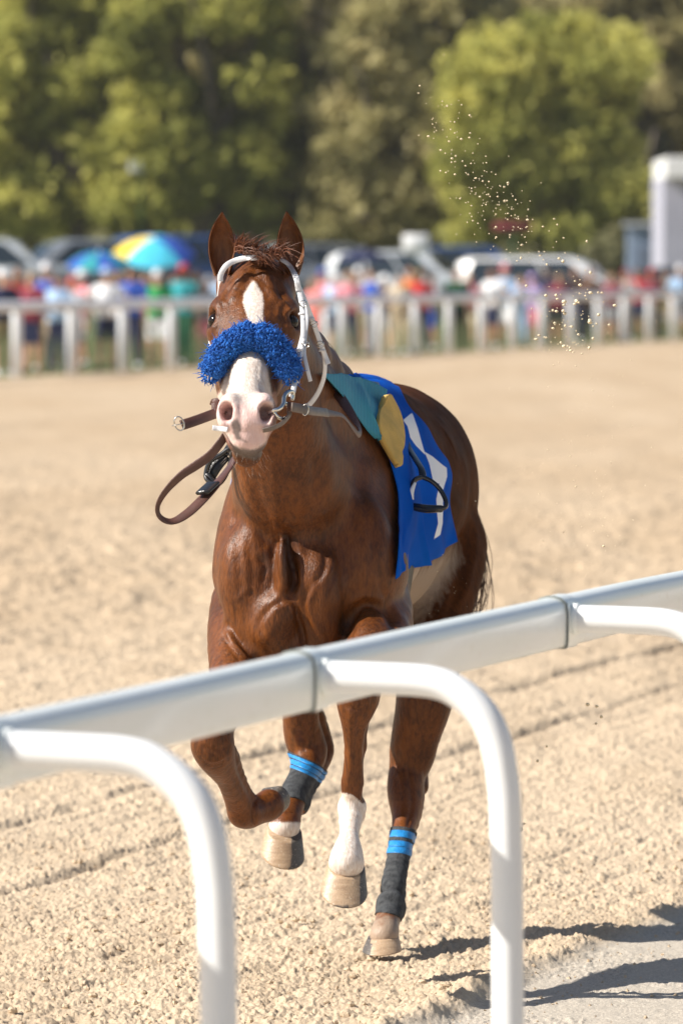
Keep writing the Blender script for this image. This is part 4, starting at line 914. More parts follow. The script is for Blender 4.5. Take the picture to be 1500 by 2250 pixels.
sheet('pad', drape([[(838, 872, 14.36), (845, 868, 14.40), (851, 874, 14.44)], [(822, 925, 14.31), (850, 912, 14.37), (871, 915, 14.44)], [(830, 962, 14.29), (856, 962, 14.35), (879, 964, 14.42)], [(850, 1000, 14.29), (864, 1002, 14.34), (876, 1004, 14.40)], [(864, 1022, 14.30), (869, 1028, 14.33), (874, 1024, 14.36)]], 12, 14, .014), m_yellow, sd_, .014, .006)
strap('girth', [(892, 1235, 14.42), (886, 1275, 14.40), (880, 1320, 14.37), (868, 1370, 14.34), (840, 1440, 14.33), (760, 1480, 14.33), (650, 1480, 14.33), (560, 1400, 14.33)], .07, m_blackl, sd_, nrm=[(.8, -.6, 0), (.8, -.6, 0), (.8, -.6, -.1), (.75, -.5, -.4), (.5, -.4, -.8), (0, -.4, -1), (-.4, -.4, -.8), (-.9, -.4, 0)], thick=.006)
def stirrup(pts, Y, par, flip=1):
    P_ = [A(a, b, Y+c) for a, b, c in pts]; sp_ = spline(P_+[P_[0]], 6); o = MB(); o.tube(sp_, .0062, 8, False)
    a, b = A(*pts[3][:2], Y+pts[3][2]), A(*pts[5][:2], Y+pts[5][2]); o.tube([a, (a+b)/2+np.array([0, .012, -.004]), b], [.009, .011, .009], 8); st_ = o.build('stirrup', m_black, par)
    return st_
ls = strap('stirrup_leather', [(886, 950, 14.50), (895, 980, 14.46), (912, 1008, 14.38), (925, 1030, 14.32), (929, 1050, 14.29)], .020, m_blackl, sd_, nrm=[(.4, -.9, .1)]*5, thick=.008)
strp = stirrup([(927, 1048, 0), (910, 1056, .0), (901, 1085, 0), (903, 1112, 0), (935, 1122, -.01), (970, 1118, -.02), (980, 1106, -.01), (968, 1078, 0), (948, 1058, 0)], 14.27, sd_)
mb = MB(); ribbon(mb, [A(912, 1060, 14.265), A(904, 1080, 14.262), (A(906, 1098, 14.262))], [.006, .012, .006], (.2, -1, .1), .004); mb.build('steel_inlay', m_silver, strp)
strap('stirrup_leather', [(545, 940, 14.0), (520, 965, 13.98), (502, 985, 13.97), (495, 1000, 13.96)], .020, m_blackl, sd_, nrm=[(-.5, -.8, .1)]*4, thick=.006)
st2 = stirrup([(500, 988, 0), (484, 1000, 0), (462, 1014, 0), (453, 1040, 0), (457, 1056, -.01), (478, 1064, -.02), (494, 1048, -.01), (505, 1020, 0), (508, 1000, 0)], 13.96, sd_)
mb = MB(); ribbon(mb, [A(500, 1002, 13.97), A(475, 1022, 13.97), A(460, 1050, 13.97)], [.02, .035, .03], (-.4, -1, .1), .006); mb.build('tread', m_blackl, st2)
# ================================================================== BACKGROUND
def perp(px_, D):
    'ground point seen at this picture column, D metres beyond the far rail'
    Y0 = fence_y(px_); k = (px_-750)/FPX; dY = D/(FD[0]-FD[1]*k); return np.array([k*(Y0+dY), Y0+dY])
# ---------------- people
def person_variant(pose, female):
    h = .017; f = Field((-.55, -.42, -.02), (.55, .42, 1.80), h); sh = .175 if female else .20; hipw = .10
    S_ = lambda a, b: np.array(a, float)
    f.chain([((0, 0, .98), .125), ((0, .0, 1.12), .115), ((0, -.01, 1.28), .135), ((0, 0, 1.40), .10)], .05, side=(1, 0, 0), sr=1.25)
    f.chain([((-sh*.8, 0, 1.40), .055), ((sh*.8, 0, 1.40), .055)], .05); f.cone((0, 0, 1.40), .055, (0, -.01, 1.52), .05, .03)
    f.ell((0, -.015, 1.63), (.075, .095, .115), None, .02); f.ell((0, -.045, 1.57), (.05, .05, .05), None, .03); f.cone((0, -.10, 1.64), .012, (0, -.115, 1.61), .016, .01)
    for s in (-1, 1): f.ell((s*.078, -.005, 1.62), (.012, .02, .03), None, .008)
    if female:
        for s in (-1, 1): f.ell((s*.07, -.10, 1.27), (.06, .05, .06), None, .03)
    hands = []
    for s in (-1, 1):
        st = .05 if s == 1 else -.03
        f.chain([((s*hipw*.8, 0, .92), .10), ((s*(hipw+.015), -st, .50), .06), ((s*(hipw+.02), st*.6, .10), .042)], .04)
        f.chain([((s*(hipw+.02), st*.6+.03, .05), .04), ((s*(hipw+.04), st*.6-.12, .035), .035)], .03)
        if pose == 'down': el_, ha = (s*(sh+.07), .02, 1.12), (s*(sh+.08), -.06, .88)
        elif pose == 'hips': el_, ha = (s*(sh+.19), .03, 1.18), (s*(sh-.02), -.08, 1.02)
        elif pose == 'phone': el_, ha = (s*(sh+.06), -.12, 1.18), (s*.05, -.33, 1.46)
        elif pose == 'rail': el_, ha = (s*(sh+.08), -.08, 1.14), (s*(sh-.02), -.32, 1.12)
        else: el_, ha = ((s*(sh+.07), .02, 1.12), (s*(sh+.08), -.06, .88)) if s < 0 else ((s*(sh+.12), -.05, 1.36), (s*(sh-.05), -.14, 1.60))
        f.chain([((s*sh, 0, 1.40), .055), (el_, .042), (ha, .030)], .03)
        d = np.array(ha)-np.array(el_); d /= np.linalg.norm(d); hp = np.array(ha)+d*.05; f.ell(hp, (.03, .03, .04), None, .02); hands.append((hp, d, s))
    P_, F_ = f.mesh(1); N_ = vnormals(P_, F_)
    V = [P_]; FF = [tuple(q) for q in F_.tolist()]; n = len(P_)
    for hp, d, s in hands:
        a = np.cross(d, [0, -1, .3]); a /= np.linalg.norm(a); mb = MB()
        for i, (o_, L_) in enumerate(((-.027, .058), (-.010, .070), (.008, .066), (.024, .050))):
            r = hp+a*o_+d*.018; mb.tube([r, r+d*L_*.55, r+d*L_+np.array([0, -.012, -.006])], [.009, .008, .006], 6)
        r = hp-a*s*.03; mb.tube([r, r+d*.02-a*s*.018, r+d*.045-a*s*.02], [.010, .009, .007], 6)
        vv = np.concatenate(mb.V); V.append(vv); FF += [tuple(i+n for i in q) for q in mb.F]; n += len(vv)
    def mesh_(nm, V_, F__):
        me = bpy.data.meshes.new(nm); me.from_pydata([tuple(v) for v in V_], [], F__); me.polygons.foreach_set('use_smooth', [True]*len(me.polygons)); return me
    def shell(nm, sel, off):
        k = sel[F_].all(1); ids, inv = np.unique(F_[k], return_inverse=True); return mesh_(nm, (P_+N_*off)[ids], [tuple(q) for q in inv.reshape(-1, 4).tolist()])
    ax = np.abs(P_[:, 0]); z = P_[:, 2]
    torso = (z > .90) & (z < 1.47) & ((ax < sh+.02) | (z > 1.22)); torso &= ~((pose in ('phone', 'rail')) & (P_[:, 1] < -.17)); torso &= (ax < sh+.12)
    if pose == 'down' or pose == 'wave': torso &= ~((ax > sh+.02) & (z < 1.2))
    out_ = {'body': mesh_('body', np.concatenate(V), FF), 'shirt': shell('shirt', torso, .016)}
    legs = (z < 1.0) & (ax < sh+.005)
    out_['shorts'] = shell('shorts', legs & (z > .5), .013); out_['trousers'] = shell('trousers', legs & (z > .09), .013); out_['shoe'] = [shell('shoe', (z < .085) & (P_[:, 0]*s_ > 0), .008) for s_ in (-1, 1)]
    out_['hair'] = shell('hair', (z > 1.56) & ((z > 1.68) | (P_[:, 1] > .0)), .014)
    def lathe(pf, stretch):
        n = 20; vv = np.array([(r*math.cos(2*math.pi*k/n), r*1.15*math.sin(2*math.pi*k/n), zz) for r, zz in pf for k in range(n)])
        rr0 = np.repeat([r for r, zz in pf], n); vv[:, 1] = np.where((vv[:, 1] < 0) & (rr0 > .093), vv[:, 1]*stretch, vv[:, 1]); vv[:, 1] -= .01
        ff = [(i*n+k, i*n+(k+1) % n, (i+1)*n+(k+1) % n, (i+1)*n+k) for i in range(len(pf)-1) for k in range(n)]+[tuple(range(n-1, -1, -1)), tuple((len(pf)-1)*n+k for k in range(n))]; return vv, ff
    dome = [(.09, 1.70), (.088, 1.73), (.07, 1.765), (.035, 1.785), (.01, 1.788)]
    out_['cap'] = mesh_('cap', *lathe([(.088, 1.672), (.096, 1.674), (.096, 1.684), (.092, 1.688)]+dome, 1.75)); out_['sun_hat'] = mesh_('sun_hat', *lathe([(.088, 1.675), (.19, 1.665), (.19, 1.675), (.095, 1.69)]+dome, 1.0))
    return out_
VAR = {}
for q in ('down', 'hips', 'phone', 'rail', 'wave'):
    for fm in (0, 1): VAR[q, fm] = person_variant(q, fm)
PAL = {'white': (.80, .80, .82), 'pale blue': (.38, .55, .78), 'blue': (.02, .08, .42), 'navy': (.01, .015, .06), 'red': (.55, .03, .03), 'maroon': (.20, .02, .04), 'pink': (.75, .25, .30), 'coral': (.80, .22, .20), 'green': (.01, .30, .07), 'dark green': (.01, .09, .04), 'teal': (.02, .28, .32), 'lavender': (.58, .42, .75), 'beige': (.62, .50, .34), 'grey': (.28, .28, .30), 'black': (.012, .012, .015), 'orange': (.75, .25, .04), 'khaki': (.30, .24, .13), 'yellow': (.75, .55, .05), 'lime green': (.35, .75, .08), 'brown': (.10, .05, .03), 'turquoise': (.06, .50, .68)}
CM = {k: mat(k+' fabric', v, .85, .12, 12) for k, v in PAL.items()}
SK = [mat('skin light', (.58, .33, .22), .5, .06), mat('skin tan', (.40, .20, .12), .5, .06), mat('skin brown', (.16, .07, .04), .5, .06)]
HR = [mat('hair dark', (.02, .013, .01), .5), mat('hair brown', (.09, .045, .02), .5), mat('hair fair', (.40, .27, .12), .5)]
def part_of(o, me, m, parent):
    me2 = me
    if not me.materials: me.materials.append(m)
    c = bpy.data.objects.new(me.name.split('.')[0], me2); col.objects.link(c); c.parent = parent; c.material_slots[0].link = 'OBJECT'; c.material_slots[0].material = m; return c
crowd = [ # column, metres beyond the rail, shirt, bottom (kind colour), hat, pose, woman, skin
 (8, .9, 'navy', 'shorts khaki', 'white cap', 'rail', 0, 0), (42, 1.4, 'red', 'trousers black', '', 'phone', 0, 1), (72, .8, 'maroon', 'shorts navy', '', 'rail', 1, 0), (104, 1.7, 'blue', 'shorts beige', 'white cap', 'hips', 0, 0),
 (128, .9, 'pale blue', 'trousers navy', '', 'rail', 1, 1), (160, 1.1, 'white', 'shorts grey', 'red cap', 'down', 1, 0), (182, 2.1, 'pink', 'shorts white', 'white sun hat', 'phone', 1, 0), (236, .8, 'white', 'shorts navy', 'pale blue cap', 'hips', 0, 0), (262, 1.6, 'lavender', 'shorts black', '', 'down', 1, 1),
 (290, .9, 'blue', 'trousers navy', '', 'rail', 0, 1), (322, 1.6, 'coral', 'shorts khaki', '', 'phone', 0, 0), (346, .8, 'green', 'shorts white', 'white cap', 'down', 0, 0), (385, 1.1, 'brown', 'trousers dark green', '', 'rail', 0, 1), (404, .8, 'teal', 'trousers dark green', 'red cap', 'wave', 0, 2), (432, 1.2, 'white', 'shorts beige', '', 'down', 1, 0), (455, .9, 'grey', 'shorts pink', 'white sun hat', 'rail', 1, 0), (486, 1.8, 'pale blue', 'trousers grey', '', 'down', 0, 0),
 (520, .9, 'yellow', 'trousers navy', '', 'rail', 0, 1), (575, 1.2, 'grey', 'trousers black', '', 'hips', 0, 1), (630, .9, 'teal', 'shorts khaki', 'navy cap', 'rail', 0, 0), (690, .8, 'coral', 'shorts coral', '', 'hips', 1, 0), (710, 1.7, 'pink', 'trousers white', 'blue cap', 'down', 1, 0), (738, 1.2, 'pale blue', 'shorts navy', 'white sun hat', 'rail', 1, 0), (766, .8, 'pink', 'trousers navy', '', 'rail', 0, 1),
 (788, 1.5, 'white', 'shorts khaki', 'white cap', 'phone', 0, 0), (816, .9, 'blue', 'trousers grey', '', 'rail', 0, 0), (845, 1.3, 'navy', 'shorts grey', 'white sun hat', 'down', 1, 0), (878, .8, 'beige', 'trousers beige', '', 'hips', 1, 1), (902, 1.6, 'orange', 'shorts black', '', 'rail', 0, 1), (924, .9, 'red', 'trousers navy', '', 'down', 0, 2), (948, 1.7, 'grey', 'shorts blue', 'black cap', 'rail', 0, 0), (1004, 1.2, 'dark green', 'trousers black', '', 'down', 0, 1), (1030, 2.0, 'pink', 'shorts beige', '', 'rail', 1, 0),
 (1082, .9, 'white', 'shorts navy', '', 'hips', 0, 1), (1108, 1.2, 'pale blue', 'shorts white', 'pink cap', 'rail', 0, 0), (1142, .8, 'pale blue', 'trousers pale blue', '', 'phone', 1, 0), (1168, 1.1, 'lavender', 'shorts pink', 'lavender cap', 'down', 1, 0), (1200, 1.7, 'navy', 'trousers black', '', 'rail', 0, 2), (1228, .9, 'maroon', 'shorts black', '', 'hips', 1, 1), (1262, 1.4, 'black', 'trousers navy', '', 'down', 0, 1), (1296, .9, 'brown', 'trousers black', '', 'rail', 0, 1),
 (1342, 1.2, 'maroon', 'shorts grey', '', 'rail', 1, 0), (1372, .9, 'white', 'trousers grey', 'maroon cap', 'phone', 0, 0), (1398, 1.5, 'red', 'shorts navy', '', 'down', 0, 1), (1430, .9, 'maroon', 'trousers black', 'red cap', 'hips', 0, 1), (1462, 1.2, 'dark green', 'shorts khaki', '', 'rail', 0, 0), (1492, .8, 'pale blue', 'shorts grey', 'white cap', 'down', 0, 0)]
post_px = sorted(float(proj([p[0], p[1], .5])[0]) for p in FPOST)
post_px = [p for p in post_px if p > -60]
seen = set()
for i, (c, D, shirt, bot, hat, pose, fm, sk) in enumerate(crowd):
    x, y = perp(c, D); v = VAR[pose, fm]; bk, bc = bot.split(' ', 1)
    gap = sum(p < c for p in post_px)
    lab = ('woman' if fm else 'man')+' in %s %s and %s %s' % (shirt, 'top' if fm else 'shirt', bc, bk)+(' with %s' % hat if hat else ', bareheaded')+', behind the far rail'
    if lab in seen: print('DUP', lab)
    if len(lab.split()) > 16: print('LONG', lab)
    seen.add(lab)
    r = empty('person', (x, y, gz(x, y)), lab, 'person', 'spectators standing behind the far rail', rng.normal(-.15, .35)); sc_ = rng.uniform(.95, 1.06)*(.96 if fm else 1.02); r.scale = (sc_,)*3
    part_of(r, v['body'], SK[sk], r); part_of(r, v['shirt'], CM[shirt], r); part_of(r, v[bk], CM[bc], r); [part_of(r, q_, CM[['white', 'black', 'brown'][i % 3]], r) for q_ in v['shoe']]
    part_of(r, v['hair'], HR[i % 3], r)
    if hat: hc, hk = hat.rsplit(' cap', 1)[0] if hat.endswith('cap') else hat.rsplit(' sun hat', 1)[0], 'cap' if hat.endswith('cap') else 'sun_hat'; part_of(r, v[hk], CM[hc], r)
# ---------------- umbrellas and shade tents
def umbrella(px_, D, ztop, rad, cols, lab, tilt=.2):
    x, y = perp(px_, D); z0 = gz(x, y); r = empty('umbrella', (x, y, z0), lab, 'umbrella', 'umbrellas among the crowd')
    Hh = ztop-z0; n = 40; mb = MB(); V = []; rings = 7
    for i in range(rings+1):
        t = i/rings
        for k in range(n):
            a = 2*math.pi*k/n; sc2 = 1-.05*abs(math.sin(a*4))*t; V.append((rad*t*sc2*math.cos(a), rad*t*sc2*math.sin(a), -.42*rad*t**2+(.03*abs(math.sin(a*4))*t)))
    F_ = [(i*n+k, i*n+(k+1) % n, (i+1)*n+(k+1) % n, (i+1)*n+k) for i in range(rings) for k in range(n)]
    V = np.array(V); ca, sa = math.cos(tilt), math.sin(tilt); V = np.stack([V[:, 0], V[:, 1]*ca+V[:, 2]*sa, -V[:, 1]*sa*-1*-1+V[:, 2]*ca], 1)+np.array([0, 0, Hh])
    o = mk('canopy', V, F_, CM[cols[0]], r, world=False)
    for c_ in cols[1:]: o.data.materials.append(CM[c_])
    for i, p in enumerate(o.data.polygons): p.material_index = ((i % n)//5) % len(cols)
    mb = MB(); mb.tube([(0, .1, 0), (0, 0, Hh+.06)], .014, 8); mb.build('pole', m_white, r, world=False)
    for k in range(8):
        a = 2*math.pi*k/8; e = V[rings*n+k*5]; mb = MB(); mb.tube([(0, 0, Hh-.01), e*.5+np.array([0, 0, Hh*.5+.03]), e-np.array([0, 0, .01])], .005, 5); mb.build('rib', m_white, r, world=False)
    return r
umbrella(338, 1.9, 2.36, .80, ['blue', 'turquoise', 'pale blue', 'yellow', 'yellow', 'turquoise', 'turquoise', 'blue'], 'open yellow, turquoise and white sun umbrella above the crowd left of the horse', -.35)
umbrella(218, 2.6, 2.10, .62, ['blue', 'teal'], 'plain blue sun umbrella low in the crowd beside the yellow and turquoise one', -.2)
umbrella(798, 3.2, 2.22, .62, ['navy'], 'dark navy sun umbrella above the crowd right of the horse head', 0)
# ---------------- cars
m_glass = mat('car glass', (.02, .03, .04), .08, .1, spec=.8); m_tyre = mat('tyre rubber', (.02, .02, .02), .85); m_rim = mat('wheel rim', (.5, .5, .52), .3, metal=1); m_lamp = mat('headlight glass', (.75, .75, .72), .1, coat=1)
m_tail_l = mat('tail light', (.5, .02, .02), .2, coat=1)
def car(px_, Y, kind, paint, lab, face=1, rz=0.0):
    x = (px_-750)/FPX*Y; z0 = gz(x, Y); r = empty('parked_car', (x, Y, z0), lab, 'car', 'cars parked behind the crowd', rz)
    if kind == 'van': Pf = [(-2.45, .45), (-2.45, 1.0), (-2.38, 1.75), (-2.1, 1.88), (.6, 1.90), (1.0, 1.78), (1.65, 1.18), (2.35, .98), (2.5, .75), (2.5, .42)]; bl = (-2.2, 1.45, 1.12)
    elif kind == 'suv': Pf = [(-2.35, .45), (-2.38, 1.02), (-2.15, 1.60), (-1.9, 1.72), (.3, 1.75), (.65, 1.66), (1.2, 1.12), (2.2, 1.0), (2.35, .8), (2.36, .42)]; bl = (-2.05, 1.05, 1.08)
    else: Pf = [(-2.3, .42), (-2.35, .95), (-1.75, 1.02), (-1.15, 1.42), (-.5, 1.50), (.2, 1.48), (1.05, 1.0), (2.1, .85), (2.3, .65), (2.3, .38)]; bl = (-1.6, .95, .98)
    Pf = [(a*face, b) for a, b in Pf]; n = len(Pf); m_p = paint; V = []
    ys = [(-.90, 0), (-.86, .04), (.86, .04), (.90, 0)]
    for yy in (-.92, -.90, -.60, 0, .60, .90, .92):
        for a, b in Pf:
            e = .10*(abs(yy)/.92)**6; tum = 1-.0*b
            yv = yy*(1-.22*max(0, b-1.0)); V.append((a*(1-e*.3), yv, b-(.05*(abs(yy)/.92)**8 if b > 1.3 else 0)))
    F_ = [(i*n+k, i*n+(k+1) % n, (i+1)*n+(k+1) % n, (i+1)*n+k) for i in range(6) for k in range(n)]+[tuple(range(n-1, -1, -1)), tuple(6*n+k for k in range(n))]
    mk('body', V, F_, m_p, r, world=False)
    zt_ = max(b for a, b in Pf)-.10; x0, x1, zb_ = bl; top0, top1 = (x0+.25, x1-(.85 if kind == 'van' else .75)); cuts = 3
    for sd2 in (-1, 1):
        for c_ in range(cuts):
            f0, f1 = c_/cuts+.012, (c_+1)/cuts-.012; q = []
            for yb_, z_ in ((0, zb_), (1, zt_)):
                for f_ in (f0, f1):
                    xx = (x0+(x1-x0)*f_)*(1-yb_)+(top0+(top1-top0)*f_)*yb_; q.append((xx*face, sd2*(.925*(1-.22*max(0, z_-1.0))+.006), z_))
            mb = MB(); V_ = np.array([q[0], q[1], q[3], q[2]]); W_ = V_-np.array([0, sd2*.02, 0]); mb.add(np.concatenate([V_, W_]), [(0, 1, 2, 3), (7, 6, 5, 4), (0, 4, 5, 1), (1, 5, 6, 2), (2, 6, 7, 3), (3, 7, 4, 0)]); mb.build('side_window', m_glass, r, False, False)
    a, b = Pf[5], Pf[6]; d_ = np.array([(b[1]-a[1]), 0, -(b[0]-a[0])]); d_ /= np.linalg.norm(d_); d_ *= 1 if d_[2] > 0 else -1
    q = [np.array([a[0]*.85+b[0]*.15, s*.66, a[1]*.88+b[1]*.12])+d_*.012 for s in (-1, 1)]+[np.array([a[0]*.1+b[0]*.9, s*.76, a[1]*.1+b[1]*.9])+d_*.012 for s in (1, -1)]
    mb = MB(); q = np.array(q); mb.add(np.concatenate([q, q-d_*.03]), [(0, 1, 2, 3), (7, 6, 5, 4), (0, 4, 5, 1), (1, 5, 6, 2), (2, 6, 7, 3), (3, 7, 4, 0)]); mb.build('windscreen', m_glass, r, False, False)
    for wx in (-1.45, 1.45):
        for sd2 in (-1, 1):
            mb = MB(); mb.tube([(wx, sd2*.72, .34), (wx, sd2*.74, .34), (wx, sd2*.92, .34), (wx, sd2*.94, .34)], [.30, .335, .335, .30], 22); wh_ = mb.build('wheel', m_tyre, r, world=False)
            mb = MB(); mb.tube([(wx, sd2*.93, .34), (wx, sd2*.948, .34), (wx, sd2*.952, .34)], [.21, .2, .08], 18); rm_ = mb.build('rim', m_rim, wh_, world=False)
    for sd2 in (-1, 1):
        mb = MB(); mb.box((2.30*face*(1.03 if kind == 'van' else 1), sd2*.68, .76), (.14, .32, .14), 0, .03); mb.build('headlight', m_lamp, r, world=False)
        mb = MB(); mb.box((-2.36*face, sd2*.76, .95), (.10, .18, .30), 0, .03); mb.build('tail_light', m_tail_l, r, world=False)
def pnt(nm, c): return mat(nm, c, .3, .04, 3, coat=.8)
pw, ps, pb, pk_, pn, pr = pnt('white car paint', (.80, .80, .80)), pnt('silver car paint', (.52, .55, .58)), pnt('black car paint', (.02, .02, .025)), pnt('grey car paint', (.20, .22, .25)), pnt('blue car paint', (.03, .08, .25)), pnt('red car paint', (.35, .03, .03))
car(-10, 150, 'suv', ps, 'silver suv parked at the far left edge behind the crowd'); car(165, 152, 'suv', pk_, 'grey suv parked left of the yellow umbrella', -1, .3); car(430, 158, 'van', pn, 'dark blue van parked behind the umbrella left of the horse', 1, .5)
car(600, 160, 'sedan', pk_, 'grey sedan parked behind the horse head', 1, .2)
car(900, 158, 'suv', ps, 'silver grey suv parked right of the horse above the far rail', 1, -.25); car(1205, 150, 'van', pw, 'white van with sloping windscreen parked right of the kicked up sand', 1, -.15); car(1470, 160, 'suv', pb, 'black suv parked before the white building at the right edge', -1, .1)
car(730, 176, 'suv', pk_, 'dark grey suv parked under the trees right of the horse ear', 1, .4); car(310, 172, 'van', pw, 'white van parked under the trees behind the umbrella', -1, .2); car(1040, 175, 'suv', pn, 'blue suv parked under the trees behind the white van', 1, .1)
# ---------------- signs and buildings
def sign(px_, py_, Y, w_, h_, c_, lab, leg=True):
    p = A(px_, py_, Y); z0 = gz(p[0], Y); r = empty('sign_board', (p[0], Y, z0), lab, 'sign', 'sign boards behind the crowd'); zc = p[2]-z0
    mb = MB(); mb.box((0, 0, zc), (w_, .06, h_), 0, .02); mb.build('panel', c_, r, world=False)
    mb = MB(); mb.tube([(0, .07, -.05), (0, .07, zc+h_*.4)], .028, 10); mb.build('post', CM['dark green'], r, world=False)
sign(1126, 498, 165, 1.15, .22, CM['maroon'], 'long dark red board on a post under the trees right of the horse'); sign(913, 536, 150, .68, .50, CM['white'], 'small white board on a post just above the silver grey suv')
sign(310, 363, 182, .75, .42, CM['white'], 'white panel standing in for an unidentified pale patch before the left tree crowns'); sign(905, 366, 182, .7, .36, CM['white'], 'white panel standing in for an unidentified pale patch before the middle tree crowns')  # these two panels stand in for pale patches of unknown nature
m_wall = mat('painted wall', (.40, .40, .48), .8, .06, 2); m_fas = mat('fascia', (.78, .78, .78), .6, .04); m_roof = mat('roof sheet', (.55, .56, .58), .5, .08, 3)
b = empty('building', (12.9, 171.8, 0), 'white flat roofed building at the right edge beyond the crowd', 'building'); z0 = gz(12.9, 170)
mb = MB(); mb.box((12.72, 171.8, (z0-.2+4.5)/2), (6.4, 6.0, 4.5-z0+.2)); mb.build('wall', m_wall, b, False)
mb = MB(); mb.box((12.95, 171.7, 4.80), (6.8, 6.6, .62), 0, .03); mb.build('roof', m_fas, b, False)
mb = MB(); mb.box((11.2, 168.77, z0+1.05), (1.0, .06, 2.1)); d_ = mb.build('door', mat('door paint', (.16, .18, .24), .5), b, False); mb = MB(); mb.box((11.55, 168.72, z0+1.0), (.04, .06, .14)); mb.build('handle', m_metal, d_, False)
for wx in (13.4, 15.0):
    mb = MB(); mb.box((wx, 168.77, 2.9), (1.1, .06, 1.0)); f_ = mb.build('window', m_fas, b, False); mb = MB(); mb.box((wx, 168.73, 2.9), (.96, .03, .86)); mb.build('pane', m_glass, f_, False)
b = empty('shed', (9.4, 178, 0), 'low blue grey shed between the trees and the white building', 'shed')
mb = MB(); mb.box((9.55, 178, 1.7), (1.3, 2.4, 2.9)); mb.build('wall', mat('shed paint', (.26, .33, .45), .7), b, False); mb = MB(); mb.box((9.55, 178, 3.2), (1.6, 2.7, .12)); mb.build('roof', m_roof, b, False)
mb = MB(); mb.box((9.55, 176.77, 1.55), (.8, .05, 1.9)); mb.build('door', mat('shed door', (.16, .2, .28), .6), b, False)
# ---------------- trees
def leafmat(nm, c1, c2, c3):
    m = newmat(nm, .75); nb = NB(m); a = nb.attr('tone'); c = nb.mix(nb.mr(a, 0, .5), c1, c2); c = nb.mix(nb.mr(a, .5, 1), c, c3); nb.L(c, nb.b.inputs['Base Color']); nb.b.inputs['Specular IOR Level'].default_value = .2
    t = nb.t.nodes.new('ShaderNodeBsdfTranslucent'); nb.L(c, t.inputs[0]); mx = nb.t.nodes.new('ShaderNodeMixShader'); mx.inputs[0].default_value = .5; nb.L(nb.b.outputs[0], mx.inputs[1]); nb.L(t.outputs[0], mx.inputs[2])
    nb.L(mx.outputs[0], nb.t.nodes['Material Output'].inputs[0]); return m
L_lime = leafmat('lime leaves', (.20, .21, .05), (.39, .39, .10), (.66, .62, .18)); L_olive = leafmat('olive leaves', (.22, .20, .09), (.42, .38, .17), (.66, .58, .30)); L_dark = leafmat('dark leaves', (.17, .17, .09), (.32, .31, .16), (.48, .46, .25)); L_moss = leafmat('mossy leaves', (.22, .23, .15), (.38, .40, .26), (.60, .60, .44))
m_bark = mat('oak bark', (.13, .105, .085), .9, .3, 4, .6, 20)
def leaves(name, clumps, per, size, m, parent):
    C = []; T = []
    for c, r, tone in clumps:
        n = int(per*r*r); d = rng.normal(size=(n, 3)); d /= np.linalg.norm(d, axis=1)[:, None]; rad = r*rng.uniform(.35, 1.3, n)
        C.append(np.array(c)+d*rad[:, None]*np.array([1, 1, .75])); T.append(np.clip(tone+rng.normal(0, .14, n)+.12*d[:, 2], 0, 1))
    C = np.concatenate(C); T = np.concatenate(T); n = len(C); a = rng.normal(size=(n, 3)); a /= np.linalg.norm(a, axis=1)[:, None]; b = np.cross(a, rng.normal(size=(n, 3))); b /= np.linalg.norm(b, axis=1)[:, None]
    s = (size*rng.uniform(.5, 1.3, n))[:, None]; V = np.stack([C-a*s, C+b*s*.5, C+a*s, C-b*s*.5], 1).reshape(-1, 3); F_ = np.arange(4*n).reshape(-1, 4)
    o = mkfast(name, V, F_, m, parent); setattr_f(o, 'tone', np.repeat(T, 4)); return o
def tree(px_, Y, Hc, Rx, zlow, lm, tone, lab, n=46, holes=()):
    n = int(n*2.3)
    x = (px_-750)/FPX*Y; z0 = gz(x, Y); r = empty('oak_tree', (x, Y, z0-.1), lab, 'tree', 'big oaks beyond the parked cars')
    tips = []; mb = MB(); lean = rng.normal(0, .4)
    base = np.array([x, Y, z0-.15]); fork = base+np.array([lean*.4, 0, zlow-z0+.2]); mb.tube(spline([base, base+(fork-base)*.5+[.08, 0, 0], fork], 4), [.55, .5, .45, .42, .40, .38, .36, .35, .34][:9], 10)
    for k in range(9):
        a = 2*math.pi*k/9+rng.normal(0, .2); e = fork+np.array([math.cos(a)*Rx*.75, math.sin(a)*2.6, rng.uniform(.25, .9)*(Hc-zlow)]); m_ = (fork+e)/2+rng.normal(0, .35, 3); pp = spline([fork, m_, e], 5); mb.tube(pp, [.26*(1-.85*i/len(pp)) for i in range(len(pp))], 6, False)
    mb.build('trunk', m_bark, r)
    cl2 = []
    for k in range(n):
        u = rng.uniform(-1, 1); w_ = rng.random(); c = np.array([x+lean+u*Rx, Y+rng.uniform(-2.2, .6), zlow+.3+w_*(Hc-zlow)*math.sqrt(max(.05, 1-.55*u*u))]); rr_ = rng.uniform(.35, 1.0)
        ppx, ppy = proj(c)
        if any(math.hypot((ppx-hx)/hr, (ppy-hy)/hv) < 1 for hx, hy, hr, hv in holes): continue
        cl2.append((c, rr_, float(np.clip(tone+rng.normal(0, .26), 0, 1))))
    leaves('crown', cl2, 260, .22, lm, r)
HOLES = [(400, 130, 55, 70), (680, 60, 45, 90), (1410, 300, 35, 130), (760, 475, 50, 35)]
tree(60, 190, 14, 4.2, 3.4, L_lime, .5, 'lime green oak filling the top left corner', 84, HOLES); tree(330, 198, 14.5, 4.0, 3.2, L_olive, .45, 'olive oak second from the left above the yellow umbrella', 84, HOLES); tree(560, 194, 15, 3.8, 3.5, L_olive, .55, 'brownish olive oak directly behind the horse ears', 84, HOLES)
